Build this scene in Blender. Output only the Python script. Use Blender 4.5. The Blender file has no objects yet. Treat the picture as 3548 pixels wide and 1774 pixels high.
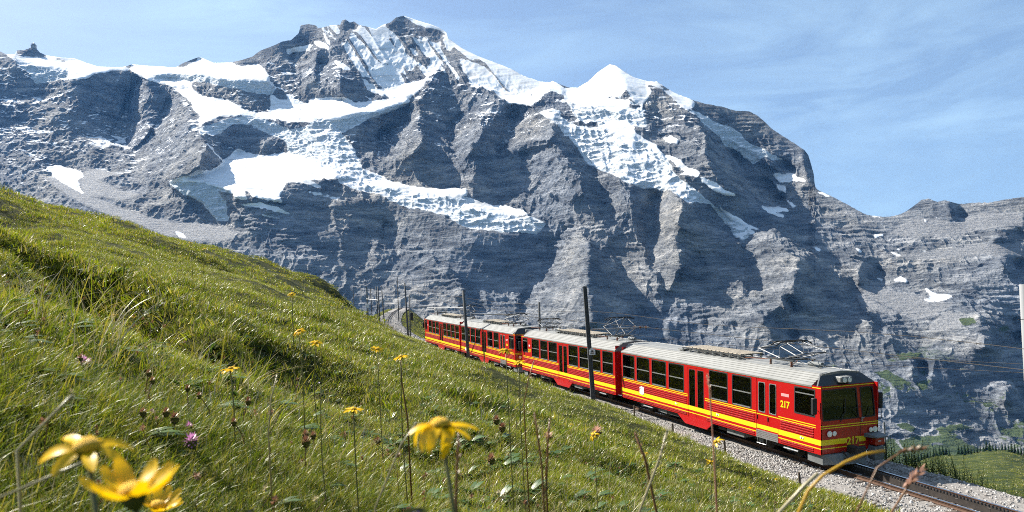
import bpy, bmesh, math, random
import numpy as np
from mathutils import Vector, Matrix

sc = bpy.context.scene
rng = np.random.default_rng(7)
random.seed(7)
R = math.radians

# ------------------------------------------------------------------ camera
FPX = 2760.0                 # focal length in photograph pixels (3548 wide)
CXP, HZP = 1774.0, 1150.0    # column of the axis, row of the horizon
ROLL = R(3.0)
CR, SR = math.cos(ROLL), math.sin(ROLL)

cam_d = bpy.data.cameras.new('camera')
cam = bpy.data.objects.new('camera', cam_d)
sc.collection.objects.link(cam)
cam.location = (0, 0, 0)
cam.rotation_euler = (R(90), ROLL, 0)
cam_d.sensor_width = 36.0
cam_d.lens = 36.0 * FPX / 3548.0
cam_d.shift_y = (HZP - 887.0) / 3548.0
cam_d.clip_start = 0.05
cam_d.clip_end = 30000.0
cam_d.dof.use_dof = True
cam_d.dof.focus_distance = 24.0
cam_d.dof.aperture_fstop = 7.5
sc.camera = cam

# ------------------------------------------------------------------ daylight
SUN_AZ = R(-60.0)            # measured from +Y towards +X: left of the view and ahead
SUN_EL = R(44.0)
sun_vec = Vector((math.sin(SUN_AZ) * math.cos(SUN_EL), math.cos(SUN_AZ) * math.cos(SUN_EL), math.sin(SUN_EL)))
sl = bpy.data.lights.new('sun', 'SUN')
sl.energy = 5.0
sl.angle = R(0.53)
sl.color = (1.0, 0.94, 0.84)
sun = bpy.data.objects.new('sun', sl)
sc.collection.objects.link(sun)
sun.rotation_euler = sun_vec.to_track_quat('Z', 'Y').to_euler()
sun.location = (0, 0, 40)

world = bpy.data.worlds.new('World')
sc.world = world
world.use_nodes = True
wn, wl = world.node_tree.nodes, world.node_tree.links
wn.clear()
wo = wn.new('ShaderNodeOutputWorld')
bg = wn.new('ShaderNodeBackground')
sky = wn.new('ShaderNodeTexSky')
sky.sky_type = 'NISHITA'
sky.sun_disc = False
sky.sun_elevation = SUN_EL
sky.sun_rotation = SUN_AZ
sky.altitude = 500
sky.air_density = 1.0
sky.dust_density = 2.0
sky.ozone_density = 3.0
bg.inputs['Strength'].default_value = 0.06
# thin cirrus streaks, laid on the sky by direction
tc = wn.new('ShaderNodeTexCoord')
mp = wn.new('ShaderNodeMapping')
mp.inputs['Rotation'].default_value = (R(10), R(-22), R(25))
mp.inputs['Scale'].default_value = (1.6, 3.0, 9.0)
n1 = wn.new('ShaderNodeTexNoise')
n1.inputs['Scale'].default_value = 1.7
n1.inputs['Detail'].default_value = 7
n1.inputs['Roughness'].default_value = 0.62
n1.inputs['Distortion'].default_value = 0.7
n2 = wn.new('ShaderNodeTexNoise')
n2.inputs['Scale'].default_value = 2.2
n2.inputs['Detail'].default_value = 3
r1 = wn.new('ShaderNodeMapRange')
r1.inputs['From Min'].default_value = 0.40
r1.inputs['From Max'].default_value = 0.85
r2 = wn.new('ShaderNodeMapRange')
r2.inputs['From Min'].default_value = 0.32
r2.inputs['From Max'].default_value = 0.72
mu = wn.new('ShaderNodeMath'); mu.operation = 'MULTIPLY'
mu2 = wn.new('ShaderNodeMath'); mu2.operation = 'MULTIPLY_ADD'; mu2.inputs[1].default_value = 0.75; mu2.inputs[2].default_value = 0.12
mx = wn.new('ShaderNodeMix'); mx.data_type = 'RGBA'
mx.inputs['B'].default_value = (5.8, 8.0, 9.4, 1)
wl.new(tc.outputs['Generated'], mp.inputs['Vector'])
wl.new(mp.outputs['Vector'], n1.inputs['Vector'])
wl.new(tc.outputs['Generated'], n2.inputs['Vector'])
wl.new(n1.outputs['Fac'], r1.inputs['Value'])
wl.new(n2.outputs['Fac'], r2.inputs['Value'])
wl.new(r1.outputs['Result'], mu.inputs[0])
wl.new(r2.outputs['Result'], mu.inputs[1])
wl.new(mu.outputs[0], mu2.inputs[0])
wl.new(mu2.outputs[0], mx.inputs['Factor'])
wl.new(sky.outputs['Color'], mx.inputs['A'])
wl.new(mx.outputs['Result'], bg.inputs['Color'])
wl.new(bg.outputs['Background'], wo.inputs['Surface'])

sc.view_settings.view_transform = 'Standard'
sc.view_settings.look = 'None'
sc.view_settings.gamma = 1.0
sc.view_settings.use_curve_mapping = False
sc.view_settings.exposure = 1.3
sc.render.engine = 'CYCLES'
sc.cycles.use_denoising = False
sc.cycles.pixel_filter_type = 'BLACKMAN_HARRIS'
sc.cycles.filter_width = 1.0
sc.cycles.use_adaptive_sampling = True
sc.cycles.adaptive_threshold = 0.008
sc.cycles.max_bounces = 6
sc.cycles.diffuse_bounces = 1
sc.cycles.glossy_bounces = 3
sc.cycles.transmission_bounces = 4
sc.cycles.transparent_max_bounces = 6
sc.cycles.volume_bounces = 0
sc.cycles.use_light_tree = False
sc.cycles.caustics_reflective = False
sc.cycles.caustics_refractive = False
sc.cycles.sample_clamp_indirect = 4.0

# ------------------------------------------------------------------ helpers
C = sc.collection

def ray(px, py):
    """photo pixel -> (X/Y, Z/Y) of the world ray"""
    xc = (np.asarray(px, float) - CXP) / FPX
    yc = (HZP - np.asarray(py, float)) / FPX
    return CR * xc + SR * yc, -SR * xc + CR * yc

def at(px, py, Y):
    u, v = ray(px, py)
    return Vector((float(u) * Y, Y, float(v) * Y))

def to_px(p):
    U, V = p[0] / p[1], p[2] / p[1]
    return CXP + FPX * (CR * U - SR * V), HZP - FPX * (SR * U + CR * V)

_lat = np.random.default_rng(11).random((64, 64, 64)).astype(np.float32) * 2 - 1

def vnoise(x, y, z):
    """smooth lattice noise, about -1..1"""
    xi = np.floor(x); yi = np.floor(y); zi = np.floor(z)
    fx = (x - xi).astype(np.float32); fy = (y - yi).astype(np.float32); fz = (z - zi).astype(np.float32)
    xi = xi.astype(np.int32) & 63; yi = yi.astype(np.int32) & 63; zi = zi.astype(np.int32) & 63
    x1 = (xi + 1) & 63; y1 = (yi + 1) & 63; z1 = (zi + 1) & 63
    fx = fx * fx * fx * (fx * (fx * 6 - 15) + 10)
    fy = fy * fy * fy * (fy * (fy * 6 - 15) + 10)
    fz = fz * fz * fz * (fz * (fz * 6 - 15) + 10)
    L = _lat
    a = L[xi, yi, zi] * (1 - fx) + L[x1, yi, zi] * fx
    b = L[xi, y1, zi] * (1 - fx) + L[x1, y1, zi] * fx
    c = L[xi, yi, z1] * (1 - fx) + L[x1, yi, z1] * fx
    d = L[xi, y1, z1] * (1 - fx) + L[x1, y1, z1] * fx
    return (a * (1 - fy) + b * fy) * (1 - fz) + (c * (1 - fy) + d * fy) * fz

def fbm(x, y, z, octv=4, gain=0.5, lac=2.03):
    s = 0; a = 1.0; t = 0
    for i in range(octv):
        s = s + a * vnoise(x + 17.3 * i, y + 9.1 * i, z + 5.7 * i)
        t += a; a *= gain
        x = x * lac; y = y * lac; z = z * lac
    return s / t

def ridged(x, y, z, octv=5, gain=0.5, lac=2.07):
    s = 0; a = 1.0; t = 0; w = 1.0
    for i in range(octv):
        n = 1 - np.abs(vnoise(x + 31.3 * i, y + 3.1 * i, z + 15.7 * i)) * 1.7
        n = np.clip(n, -0.5, 1)
        n = n * np.abs(n)
        s = s + a * n * w
        w = np.clip(n * 1.4, 0.15, 1)
        t += a; a *= gain
        x = x * lac; y = y * lac; z = z * lac
    return s / t

def mesh_np(name, verts, faces, smooth=True):
    """faces: (n,3) or (n,4) int array"""
    me = bpy.data.meshes.new(name)
    verts = np.asarray(verts, np.float32); faces = np.asarray(faces, np.int32)
    nf, k = faces.shape
    me.vertices.add(len(verts)); me.vertices.foreach_set('co', verts.ravel())
    me.loops.add(nf * k); me.loops.foreach_set('vertex_index', faces.ravel())
    me.polygons.add(nf)
    me.polygons.foreach_set('loop_start', np.arange(0, nf * k, k, dtype=np.int32))
    me.polygons.foreach_set('loop_total', np.full(nf, k, np.int32))
    sm = np.full(nf, smooth, bool) if np.isscalar(smooth) else np.asarray(smooth, bool)
    me.polygons.foreach_set('use_smooth', sm)
    me.update(calc_edges=True)
    me.validate()
    return me

def obj(name, me, mat=None, parent=None, loc=None, rot=None):
    o = bpy.data.objects.new(name, me)
    C.objects.link(o)
    if mat is not None and me is not None and not me.materials:
        me.materials.append(mat)
    if parent is not None:
        o.parent = parent
    if loc is not None: o.location = loc
    if rot is not None: o.rotation_euler = rot
    return o

def tag(o, label=None, cat=None, group=None, kind=None):
    if label: o['label'] = label
    if cat: o['category'] = cat
    if group: o['group'] = group
    if kind: o['kind'] = kind
    return o

def thing(name, label, cat, loc=(0, 0, 0), rot=(0, 0, 0), group=None):
    o = bpy.data.objects.new(name, None)
    o.empty_display_size = 0.2
    C.objects.link(o)
    o.location = loc; o.rotation_euler = rot
    return tag(o, label, cat, group)

def grid_faces(nr, nc):
    i = np.arange(nr * nc).reshape(nr, nc)
    return np.stack([i[:-1, :-1], i[1:, :-1], i[1:, 1:], i[:-1, 1:]], -1).reshape(-1, 4)

# --- materials
def new_mat(name):
    m = bpy.data.materials.new(name)
    m.use_nodes = True
    m.node_tree.nodes.clear()
    return m, m.node_tree.nodes, m.node_tree.links

def N(nodes, kind, **kw):
    n = nodes.new(kind)
    for k, v in kw.items():
        if hasattr(n, k) and not k[0].isupper():
            setattr(n, k, v)
        else:
            n.inputs[k.replace('_', ' ')].default_value = v
    return n

def simple(name, col, rough=0.5, metal=0.0, var=0.0, vscale=3.0, bump=0.0, bscale=40.0, coat=0.0, dirt=None, spec=0.5):
    """principled surface whose colour wanders a little with a noise, optional bump, clear coat and dirt"""
    m, n, l = new_mat(name)
    out = n.new('ShaderNodeOutputMaterial'); p = n.new('ShaderNodeBsdfPrincipled')
    p.inputs['Base Color'].default_value = (*col, 1)
    p.inputs['Roughness'].default_value = rough
    p.inputs['Metallic'].default_value = metal
    p.inputs['Specular IOR Level'].default_value = spec
    p.inputs['Coat Weight'].default_value = coat
    p.inputs['Coat Roughness'].default_value = 0.08
    tcn = n.new('ShaderNodeTexCoord')
    if var > 0 or dirt:
        nz = N(n, 'ShaderNodeTexNoise', Scale=vscale, Detail=5.0, Roughness=0.65)
        l.new(tcn.outputs['Object'], nz.inputs['Vector'])
        rp = n.new('ShaderNodeMapRange')
        rp.inputs['From Min'].default_value = 0.3; rp.inputs['From Max'].default_value = 0.7
        l.new(nz.outputs['Fac'], rp.inputs['Value'])
        mi = n.new('ShaderNodeMix'); mi.data_type = 'RGBA'
        d = dirt if dirt else tuple(c * (1 - var) for c in col)
        e = tuple(min(1, c * (1 + var * 0.6)) for c in col) if not dirt else col
        mi.inputs['A'].default_value = (*d, 1); mi.inputs['B'].default_value = (*e, 1)
        if dirt:
            rp.inputs['To Min'].default_value = 1 - var
        l.new(rp.outputs['Result'], mi.inputs['Factor'])
        l.new(mi.outputs['Result'], p.inputs['Base Color'])
    if bump > 0:
        nb = N(n, 'ShaderNodeTexNoise', Scale=bscale, Detail=4.0)
        l.new(tcn.outputs['Object'], nb.inputs['Vector'])
        b = N(n, 'ShaderNodeBump', Strength=bump, Distance=0.02)
        l.new(nb.outputs['Fac'], b.inputs['Height'])
        l.new(b.outputs['Normal'], p.inputs['Normal'])
    l.new(p.outputs['BSDF'], out.inputs['Surface'])
    return m
# ------------------------------------------------------------------ the mountain wall
# Relief: every face of the massif is given as an outline with the steepness and the way it looks;
# the surface is then integrated from those slopes, so each face has its own distance and depth.
FR = {'a': (0, 0, .699), 'b': (1100, 0, .699), 'c': (2200, 0, .699), 'A': (1300, 600, .4658), 'B': (2200, 600, .4658),
      'C': (2700, 600, .4659), 'D': (500, 500, .4658), 'E': (3000, 900, .466), 'F': (2900, 1450, .2516), 's': (0, 0, 1.0)}

def fpts(f, s):
    ox, oy, k = FR[f]
    v = [float(t) for t in s.replace(',', ' ').split()]
    return np.array([(ox + k * v[i], oy + k * v[i + 1]) for i in range(0, len(v), 2)])

SKY = np.concatenate([
    fpts('a', '-120,180 -60,225 0,255 25,266 60,270 76,268 82,250 120,248 150,236 166,231 176,236 200,262 230,275 300,285 370,290 430,312 490,330 560,333 610,332 655,318 720,325 800,330 870,335 905,312 960,292 985,282 1010,290 1060,312 1140,310 1200,297 1250,280 1290,250 1350,228 1400,205 1440,200 1480,165 1490,125 1530,118 1570,127'),
    fpts('b', '0,140 60,128 112,122 122,98 140,95 160,112 180,105 205,122 240,130 290,145 330,120 360,112 390,85 430,78 470,92 510,105 560,120 600,135 640,160 650,190 720,240 800,280 880,310 960,340 1010,370 1070,392 1110,405 1150,408 1165,400 1190,412 1240,432 1290,435 1340,405 1400,350 1450,318 1480,325 1530,360'),
    fpts('c', '0,385 60,402 110,405 180,450 220,470 290,495 350,515 430,528 500,548 570,552 610,575 650,610 680,640 740,680 800,715 840,745 860,770 875,820 888,870 892,920 905,940 960,965 1030,1000 1100,1040 1150,1065 1200,1072 1260,1075 1320,1060 1370,1030 1420,990 1455,983 1500,1000 1540,992 1580,1005 1610,1010 1680,1005 1760,1005 1830,990 1929,975 2000,960 2100,985')])

# (frame, cover, slope, aspect, outline[, strata, rough]); cover: R rock, S snow, I broken ice, T scree, G grass, M snow-streaked rock
PL = [
 # --- upper left: pass, firn and ice cliffs
 ('a','S',34,-5,'10,250 230,270 370,285 490,325 610,328 640,345 600,350 500,355 440,385 390,405 340,400 300,385 250,400 180,420 150,370 100,330'),
 ('a','I',60,18,'60,292 130,315 330,345 345,400 250,402 180,420 150,370 100,330'),
 ('a','R',60,15,'75,285 76,255 120,246 166,228 200,258 232,278 220,290 150,283'),
 ('a','R',60,15,'272,292 290,286 325,296 320,310 275,305'),
 ('a','R',68,30,'-60,200 0,250 40,285 100,330 160,385 215,475 200,495 150,500 60,490 -60,500'),
 ('a','R',54,-8,'-60,500 60,488 150,500 210,490 290,470 380,480 440,530 300,560 150,560 60,600 -60,620'),
 ('a','R',64,45,'440,530 475,560 482,690 400,690 300,650 240,600 260,560'),
 # triangular buttress
 ('a','R',58,-12,'180,420 300,390 440,385 500,355 600,345 700,380 760,400 860,430 960,520 995,585 980,650 1000,690 1100,790 1040,840 860,890 815,880 760,830 700,780 640,745 550,700 480,690 470,560 380,480 280,480'),
 ('a','R',66,32,'340,400 440,385 500,360 580,355 520,480 480,545 400,490'),
 ('a','R',62,28,'500,540 600,380 640,352 690,385 640,480 560,640 580,720 500,690 480,600'),
 ('a','R',50,-38,'640,480 700,385 720,440 690,560 760,640 720,700 640,745 600,690'),
 ('a','R',66,35,'700,382 760,400 860,430 960,520 995,585 960,610 880,500 850,470 830,540 760,500 720,430'),
 ('a','R',50,-35,'640,745 720,700 780,600 850,470 880,520 900,560 1000,690 1040,760 1000,840 860,890 815,880 760,830 700,780'),
 ('a','R',58,25,'1010,760 1060,745 1105,795 1040,845 1000,830'),
 # firn edge with its ice cliff
 ('a','S',26,-5,'640,345 655,310 870,330 985,276 1060,308 1140,306 1200,330 1280,320 1340,390 1362,440 1355,465 1300,460 1200,450 1100,430 1040,415 960,405 940,430 880,440 860,430 740,395 690,370'),
 ('a','I',72,8,'740,365 860,365 1000,372 1120,392 1230,400 1340,405 1360,440 1355,466 1300,462 1200,452 1100,432 1040,417 960,405 860,395 760,395'),
 ('a','R',64,25,'870,337 905,310 980,282 985,296 960,308 920,330'),
 ('a','R',68,18,'945,420 1000,405 1100,430 1230,455 1330,475 1340,520 1320,560 1280,565 1200,545 1130,500 1060,490 980,470'),
 ('a','S',31,-10,'860,430 940,430 980,470 1060,490 1130,500 1200,545 1290,567 1360,560 1430,520 1500,530 1570,490 1650,480 1740,470 1740,620 1600,600 1460,600 1300,580 1210,570 1100,570 1010,610 985,640 990,600 995,585 960,520'),
 ('a','S',44,-5,'1340,470 1430,470 1500,490 1600,500 1560,540 1440,530 1380,570 1340,560'),
 ('a','R',66,20,'1360,470 1400,462 1430,480 1420,500 1370,490'),
 ('a','R',62,20,'1430,480 1540,480 1620,520 1610,545 1560,520 1480,500'),
 ('a','I',70,8,'985,640 1050,610 1150,580 1220,575 1350,600 1440,640 1462,662 1340,668 1250,622 1150,617 1090,665 1000,668'),
 ('a','R',72,20,'995,668 1090,662 1150,612 1250,622 1332,668 1310,692 1240,684 1160,650 1110,690 1040,698'),
 ('a','R',54,-18,'1160,650 1240,686 1310,690 1350,670 1410,705 1415,750 1300,765 1200,740 1160,780 1100,770 1090,745 1130,690'),
 ('a','R',60,25,'1300,765 1310,700 1350,672 1412,708 1416,752'),
 ('a','S',27,-12,'1000,690 1050,730 1110,792 1180,745 1300,768 1420,757 1480,775 1740,830 1740,885 1500,890 1430,897 1400,950 1380,970 1410,1030 1440,1062 1390,1050 1180,1020 1150,960 1100,930 1000,905 820,905 900,880 1000,850 1060,840 1110,800'),
 ('a','I',46,-5,'1440,640 1600,600 1740,590 1740,832 1480,777 1420,757 1415,700 1360,667'),
 ('a','I',52,12,'820,907 1000,903 1100,930 1150,962 1120,1010 1130,1095 1060,1090 1000,1010 900,960'),
 # lower left buttress in steps
 ('a','R',52,-4,'-60,620 60,600 200,620 330,660 440,690 480,720 430,830 300,820 230,800 0,720 -60,700'),
 ('a','R',60,28,'-60,520 40,500 200,500 240,600 330,660 200,650 60,610 -60,600'),
 ('a','R',50,-6,'-60,700 100,740 240,830 420,960 600,1030 800,1100 1000,1110 1200,1150 1400,1260 1200,1280 900,1220 400,1080 -60,1000'),
 ('a','R',62,38,'480,715 640,758 760,845 830,940 790,1000 680,990 620,960 560,900 500,880 440,825 430,770'),
 ('a','R',66,35,'620,970 830,945 1000,1020 1062,1100 900,1112 760,1050 680,1000'),
 ('a','R',64,30,'470,880 560,870 600,925 560,935 490,905'),
 ('a','T',34,-18,'390,890 430,830 520,840 600,870 480,890 520,910 580,935 700,970 600,990 470,980 415,960'),
 ('a','T',34,-18,'200,870 260,880 420,965 700,1060 1000,1112 1200,1150 1120,1200 900,1190 640,1100 400,1010'),
 ('a','S',30,-8,'236,830 300,823 400,850 412,870 380,890 400,940 418,962 330,920 260,870'),
 ('a','S',30,-8,'862,1145 900,1150 925,1170 930,1182 890,1168'),
 # --- Jungfrau head
 ('b','M',57,16,'-80,170 0,120 60,100 135,70 290,120 430,50 640,140 720,220 960,320 1150,400 1100,440 1040,470 940,460 830,425 720,420 640,360 595,335 550,370 500,400 400,430 330,440 260,410 200,350 100,260 40,210'),
 ('b','R',60,22,'100,130 122,85 165,90 200,118 190,150 140,150'),
 ('b','R',60,18,'330,125 390,80 470,88 600,135 640,175 600,215 480,190 380,165'),
 ('b','S',40,-15,'420,70 510,98 640,155 645,172 600,150 500,122 445,92'),
 ('b','S',40,10,'640,170 720,228 880,302 965,332 970,346 860,318 760,275 690,235'),
 ('a','R',58,6,'1140,300 1290,240 1440,190 1490,105 1575,115 1600,170 1640,260 1717,330 1730,470 1640,460 1540,480 1440,470 1360,400 1280,320 1200,330'),
 ('a','R',52,-28,'1440,250 1560,240 1600,290 1560,400 1480,430 1450,340'),
 ('a','S',38,-12,'1425,245 1500,225 1545,218 1535,248 1480,250 1430,268'),
 ('a','S',36,-15,'1558,200 1605,212 1640,252 1600,240 1565,222'),
 ('b','R',60,20,'0,240 70,265 130,340 220,400 300,455 300,480 200,512 130,490 0,480'),
 ('b','R',50,-30,'0,300 60,290 120,370 130,470 60,440 0,400'),
 ('b','S',36,-15,'85,302 120,312 175,345 140,340 100,325'),
 ('b','S',32,-8,'220,380 300,440 400,430 520,398 560,368 470,482 360,492 290,460 240,430'),
 ('b','R',64,25,'300,490 340,465 360,480 350,510 310,530'),
 ('b','S',30,-10,'-40,490 130,480 200,512 350,490 475,490 450,532 260,592 110,602 -40,600'),
 ('b','I',60,5,'-40,585 110,590 250,560 450,510 440,540 270,600 180,632 100,640 -40,625'),
 ('b','I',46,-5,'-40,620 110,640 110,662 190,745 222,832 120,850 -40,800'),
 ('b','S',28,-12,'830,420 880,445 1000,462 1060,478 1110,438 1165,398 1150,440 1050,522 960,512 900,470'),
 # --- central spur
 ('b','R',61,-16,'595,335 640,360 720,420 830,425 880,460 950,520 1040,520 1110,570 1180,600 1220,660 1290,730 1330,800 1400,840 1480,880 1550,910 1700,950 1760,1300 1140,1300 1130,1110 1050,1050 870,1010 750,960 740,930 600,930 460,890 330,870 220,830 190,740 110,660 260,590 440,530 460,480 560,370', .25, 1.3),
 ('b','R',64,26,'560,380 595,335 640,362 660,440 620,540 640,620 600,700 540,690 500,600 480,500', .2, 1.3),
 ('b','R',54,-40,'470,520 500,600 540,700 480,760 420,800 330,780 290,680 360,620', .2, 1.3),
 ('b','R',68,30,'260,590 440,530 450,560 400,620 330,640 270,700 200,720 150,680', .2, 1.2),
 ('b','R',68,32,'200,790 260,760 330,800 460,850 600,880 620,930 460,892 330,872 225,835', .2, 1.2),
 ('b','R',54,-42,'640,620 720,560 800,560 830,640 760,760 700,800 660,740', .2, 1.3),
 ('b','R',66,34,'830,640 880,560 950,520 980,560 940,650 900,740 820,760', .2, 1.3),
 ('b','R',54,-42,'960,560 1040,525 1110,575 1180,605 1150,700 1060,700 980,740 930,820 880,760 940,660', .2, 1.3),
 ('b','R',70,36,'1180,600 1220,660 1290,730 1340,810 1350,870 1290,830 1220,770 1170,700', .2, 1.2),
 ('b','R',66,30,'740,900 800,800 860,830 900,900 1000,960 900,1010 760,965', .2, 1.2),
 ('b','R',54,-38,'1000,760 1160,720 1260,820 1330,950 1240,1010 1130,960 1040,900', .3, 1.3),
 ('b','R',66,38,'1290,830 1350,870 1420,960 1440,1080 1380,1100 1330,980', .3, 1.2),
 ('b','R',54,-35,'1340,820 1480,880 1530,960 1500,1080 1440,1100 1420,960', .3, 1.2),
 ('b','R',70,38,'1550,905 1700,950 1660,1010 1640,1180 1570,1100 1540,1000', .3, 1.1),
 # --- Silberhorn
 ('b','S',44,-32,'1230,445 1290,430 1340,400 1400,345 1450,310 1500,380 1530,430 1500,480 1400,480 1300,470'),
 ('b','S',46,22,'1450,310 1530,355 1640,398 1655,460 1610,512 1560,490 1530,430 1500,380'),
 ('b','I',45,-8,'1215,440 1300,470 1400,482 1540,495 1610,510 1620,560 1640,620 1570,625 1640,680 1740,770 1740,950 1700,950 1600,930 1500,880 1400,840 1340,810 1290,730 1230,660 1180,600 1110,570 1100,550 1150,540 1200,545 1220,590 1280,620 1390,625 1385,595 1330,600 1290,590 1250,530 1215,480'),
 ('b','S',32,-12,'1240,465 1400,482 1540,495 1560,520 1500,560 1440,540 1340,520 1260,510'),
 ('b','S',34,-15,'1420,590 1520,600 1620,650 1717,770 1700,830 1600,760 1500,680 1430,640'),
 ('b','R',64,20,'1165,398 1200,430 1215,470 1250,530 1290,590 1330,600 1385,595 1395,625 1300,622 1240,602 1205,580 1210,550 1150,520 1080,560 1050,530 1100,480 1150,430'),
 ('b','S',36,-12,'1150,430 1168,398 1220,440 1215,470 1180,440'),
 ('b','R',66,22,'1530,505 1600,515 1600,545 1550,530'),
 ('b','R',66,22,'1560,622 1640,630 1717,690 1717,760 1640,682'),
 # --- right flank
 ('c','R',59,14,'60,402 80,470 40,560 75,630 -5,625 0,660 60,690 130,720 200,850 280,880 320,870 450,970 640,1030 760,1010 700,950 620,920 560,850 530,800 440,700 330,600 260,540 230,510 120,430', .8),
 ('c','R',50,-25,'90,480 180,520 260,600 330,680 260,700 160,620 100,560', .8),
 ('c','R',66,42,'360,640 440,720 530,800 570,860 640,930 730,1010 620,1022 480,950 380,860 330,760', .4, .8),
 ('c','S',33,-8,'62,398 110,400 180,445 290,495 292,525 260,537 220,510 130,440'),
 ('c','R',60,20,'105,410 150,430 185,455 150,452'),
 ('c','I',46,-12,'260,535 340,565 390,600 430,612 500,640 560,700 640,745 760,800 690,792 640,772 600,802 580,812 520,772 450,722 420,672 330,600'),
 ('c','I',68,10,'440,690 520,740 600,770 620,795 580,812 520,772 450,724'),
 ('c','R',50,-14,'290,495 350,510 500,540 570,545 650,600 740,670 840,735 875,800 900,920 840,892 760,802 640,745 560,700 500,640 430,610 390,600 300,540', 1.0),
 ('c','R',68,35,'820,760 860,765 880,820 900,925 860,890 840,830'),
 ('c','R',66,34,'640,780 760,806 790,850 700,850 660,820'),
 ('c','R',46,-22,'600,810 700,850 850,895 905,940 960,965 1100,1040 1150,1065 1000,1060 860,1030 760,1010 700,940 640,880', 1.2),
 ('c','S',32,-8,'680,865 780,860 850,900 790,893 720,902'),
 ('c','S',34,-8,'140,675 180,672 210,685 205,705 150,700'),
 ('c','S',34,-8,'150,760 200,775 260,830 320,855 310,880 280,872 210,862 250,852 200,810'),
 ('c','S',34,-8,'310,872 380,898 440,938 500,970 450,970 390,945'),
 ('c','S',34,-8,'620,1018 750,1028 760,1045 690,1050 760,1078 832,1110 760,1096 670,1055'),
 ('c','S',30,-8,'1035,1055 1100,1062 1240,1078 1130,1092 1060,1080'),
 ('c','S',32,-8,'690,905 740,920 745,960 720,940'), ('c','S',32,-8,'740,985 800,1015 780,1020'), ('c','S',32,-8,'880,940 980,970 960,978'),
 ('c','R',70,38,'560,850 640,880 690,940 740,1000 700,1010 620,930'),
 ('c','I',44,-8,'0,670 100,745 170,800 210,870 330,960 400,1020 480,1080 600,1150 605,1172 540,1187 490,1167 430,1082 380,1012 270,1002 200,962 100,947 0,912'),
 ('c','S',33,-12,'410,1010 480,1060 560,1110 630,1135 560,1125 470,1080'),
 # pillars and walls
 ('B','R',68,38,'0,150 100,130 160,180 110,330 90,420 70,520 0,440', .2, .8),
 ('B','R',56,-48,'200,130 260,120 330,200 330,300 290,360 290,470 330,560 330,650 300,720 320,790 230,900 210,860 190,760 110,690 90,570 100,520 110,420 90,330 130,220', .3),
 ('B','R',70,40,'345,190 400,220 470,210 510,300 560,240 610,290 700,400 760,490 690,500 600,470 420,450 340,420 300,340 330,300', .2, .6),
 ('B','R',66,38,'0,430 60,510 90,530 110,690 200,770 210,880 150,860 100,780 0,650', .2, .8),
 ('B','R',60,-30,'340,420 420,450 600,480 690,500 770,520 790,600 870,740 1160,900 1200,980 900,1060 560,1090 300,1080 220,1090 210,940 230,900 320,790', 1.4),
 ('B','R',70,40,'345,545 400,550 490,640 500,680 410,730 320,730 345,650', .2, .6),
 ('B','R',70,38,'560,680 660,690 640,735 570,720'), ('B','R',70,38,'800,740 870,760 870,890 810,880'),
 ('B','R',57,-44,'780,510 950,470 1100,500 1140,560 1210,620 1215,720 1170,800 1165,900 1060,890 880,870 830,690 790,590', .7),
 ('B','R',46,-30,'780,510 880,440 1000,430 1120,480 1100,505 950,475', .3),
 ('B','R',73,32,'1215,600 1250,650 1320,690 1400,720 1480,760 1600,790 1630,850 1635,960 1690,1030 1620,1060 1500,1075 1400,1050 1300,1010 1230,970 1165,920 1170,810 1215,720', .2, .5),
 ('B','R',72,42,'1070,910 1150,920 1200,1000 1190,1060 1110,1030', .2, .6),
 ('B','R',52,-32,'1190,970 1230,960 1225,1100 1190,1160', .3),
 ('B','R',70,36,'220,1100 550,1090 560,1170 230,1180', .4, .8), ('B','R',70,36,'620,1090 760,1110 770,1150 640,1140'),
 ('B','R',70,40,'950,1050 1050,1080 1110,1140 1220,1210 1180,1250 1080,1230 1000,1190 950,1120', .3, .7),
 ('B','R',70,40,'1220,1090 1320,1090 1390,1150 1370,1170 1270,1140', .3, .7),
 ('B','R',50,-28,'1240,1040 1500,1080 1640,1070 1760,1000 1820,1080 1700,1200 1400,1190', 1.0),
 ('B','R',70,42,'1690,1080 1830,1080 1980,1180 2130,1290 1990,1260 1850,1190 1750,1140', .3, .7),
 # --- shelves on the right
 ('C','R',40,-20,'-50,330 300,300 560,330 800,330 1000,280 1820,290 1820,1300 1000,1300 760,1120 560,900 560,820 -50,440', .9, .8),
 ('C','R',66,34,'-50,310 20,340 100,380 170,480 250,540 130,520 60,480 -50,460', .2, .7),
 ('C','R',66,36,'120,580 240,610 400,690 560,790 560,830 480,760 360,710 220,680', .2, .7),
 ('C','R',62,30,'480,470 720,520 700,550 560,500'), ('C','R',62,28,'700,525 1000,550 1300,530 1540,500 1480,480 1200,500 900,540'),
 ('C','R',66,34,'650,640 800,740 720,780 800,832 560,812 600,760 560,720', .2, .7),
 ('C','R',62,26,'200,330 480,350 500,420 360,400 260,380'), ('C','R',62,26,'450,300 600,300 760,345 620,350 500,330'),
 ('C','R',66,34,'1620,630 1820,650 1820,740 1740,750 1660,690', .3, .7), ('C','R',66,34,'1450,1040 1780,1080 1780,1140 1500,1110', .3, .7),
 ('C','R',64,30,'1080,670 1160,680 1150,720 1100,730'), ('C','R',64,30,'800,840 1040,850 1040,862 820,870'), ('C','R',60,26,'1350,930 1480,920 1480,1000 1360,980'),
 ('C','R',68,36,'1500,1210 1780,1170 1830,1180 1830,1300 1500,1300', .3, .7),
 ('C','R',64,28,'820,650 940,660 1060,690 1040,720 900,710'), ('C','R',62,30,'1640,440 1820,410 1820,500 1560,500', .4, .8),
 ('C','T',34,-20,'860,600 1000,590 1400,540 1820,510 1820,640 1500,600 1200,640 980,640', .1, .4),
 ('C','T',34,-22,'820,440 1000,330 1140,340 1300,370 1500,300 1820,290 1820,390 1500,420 1300,470 1000,480', .2, .5),
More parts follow.
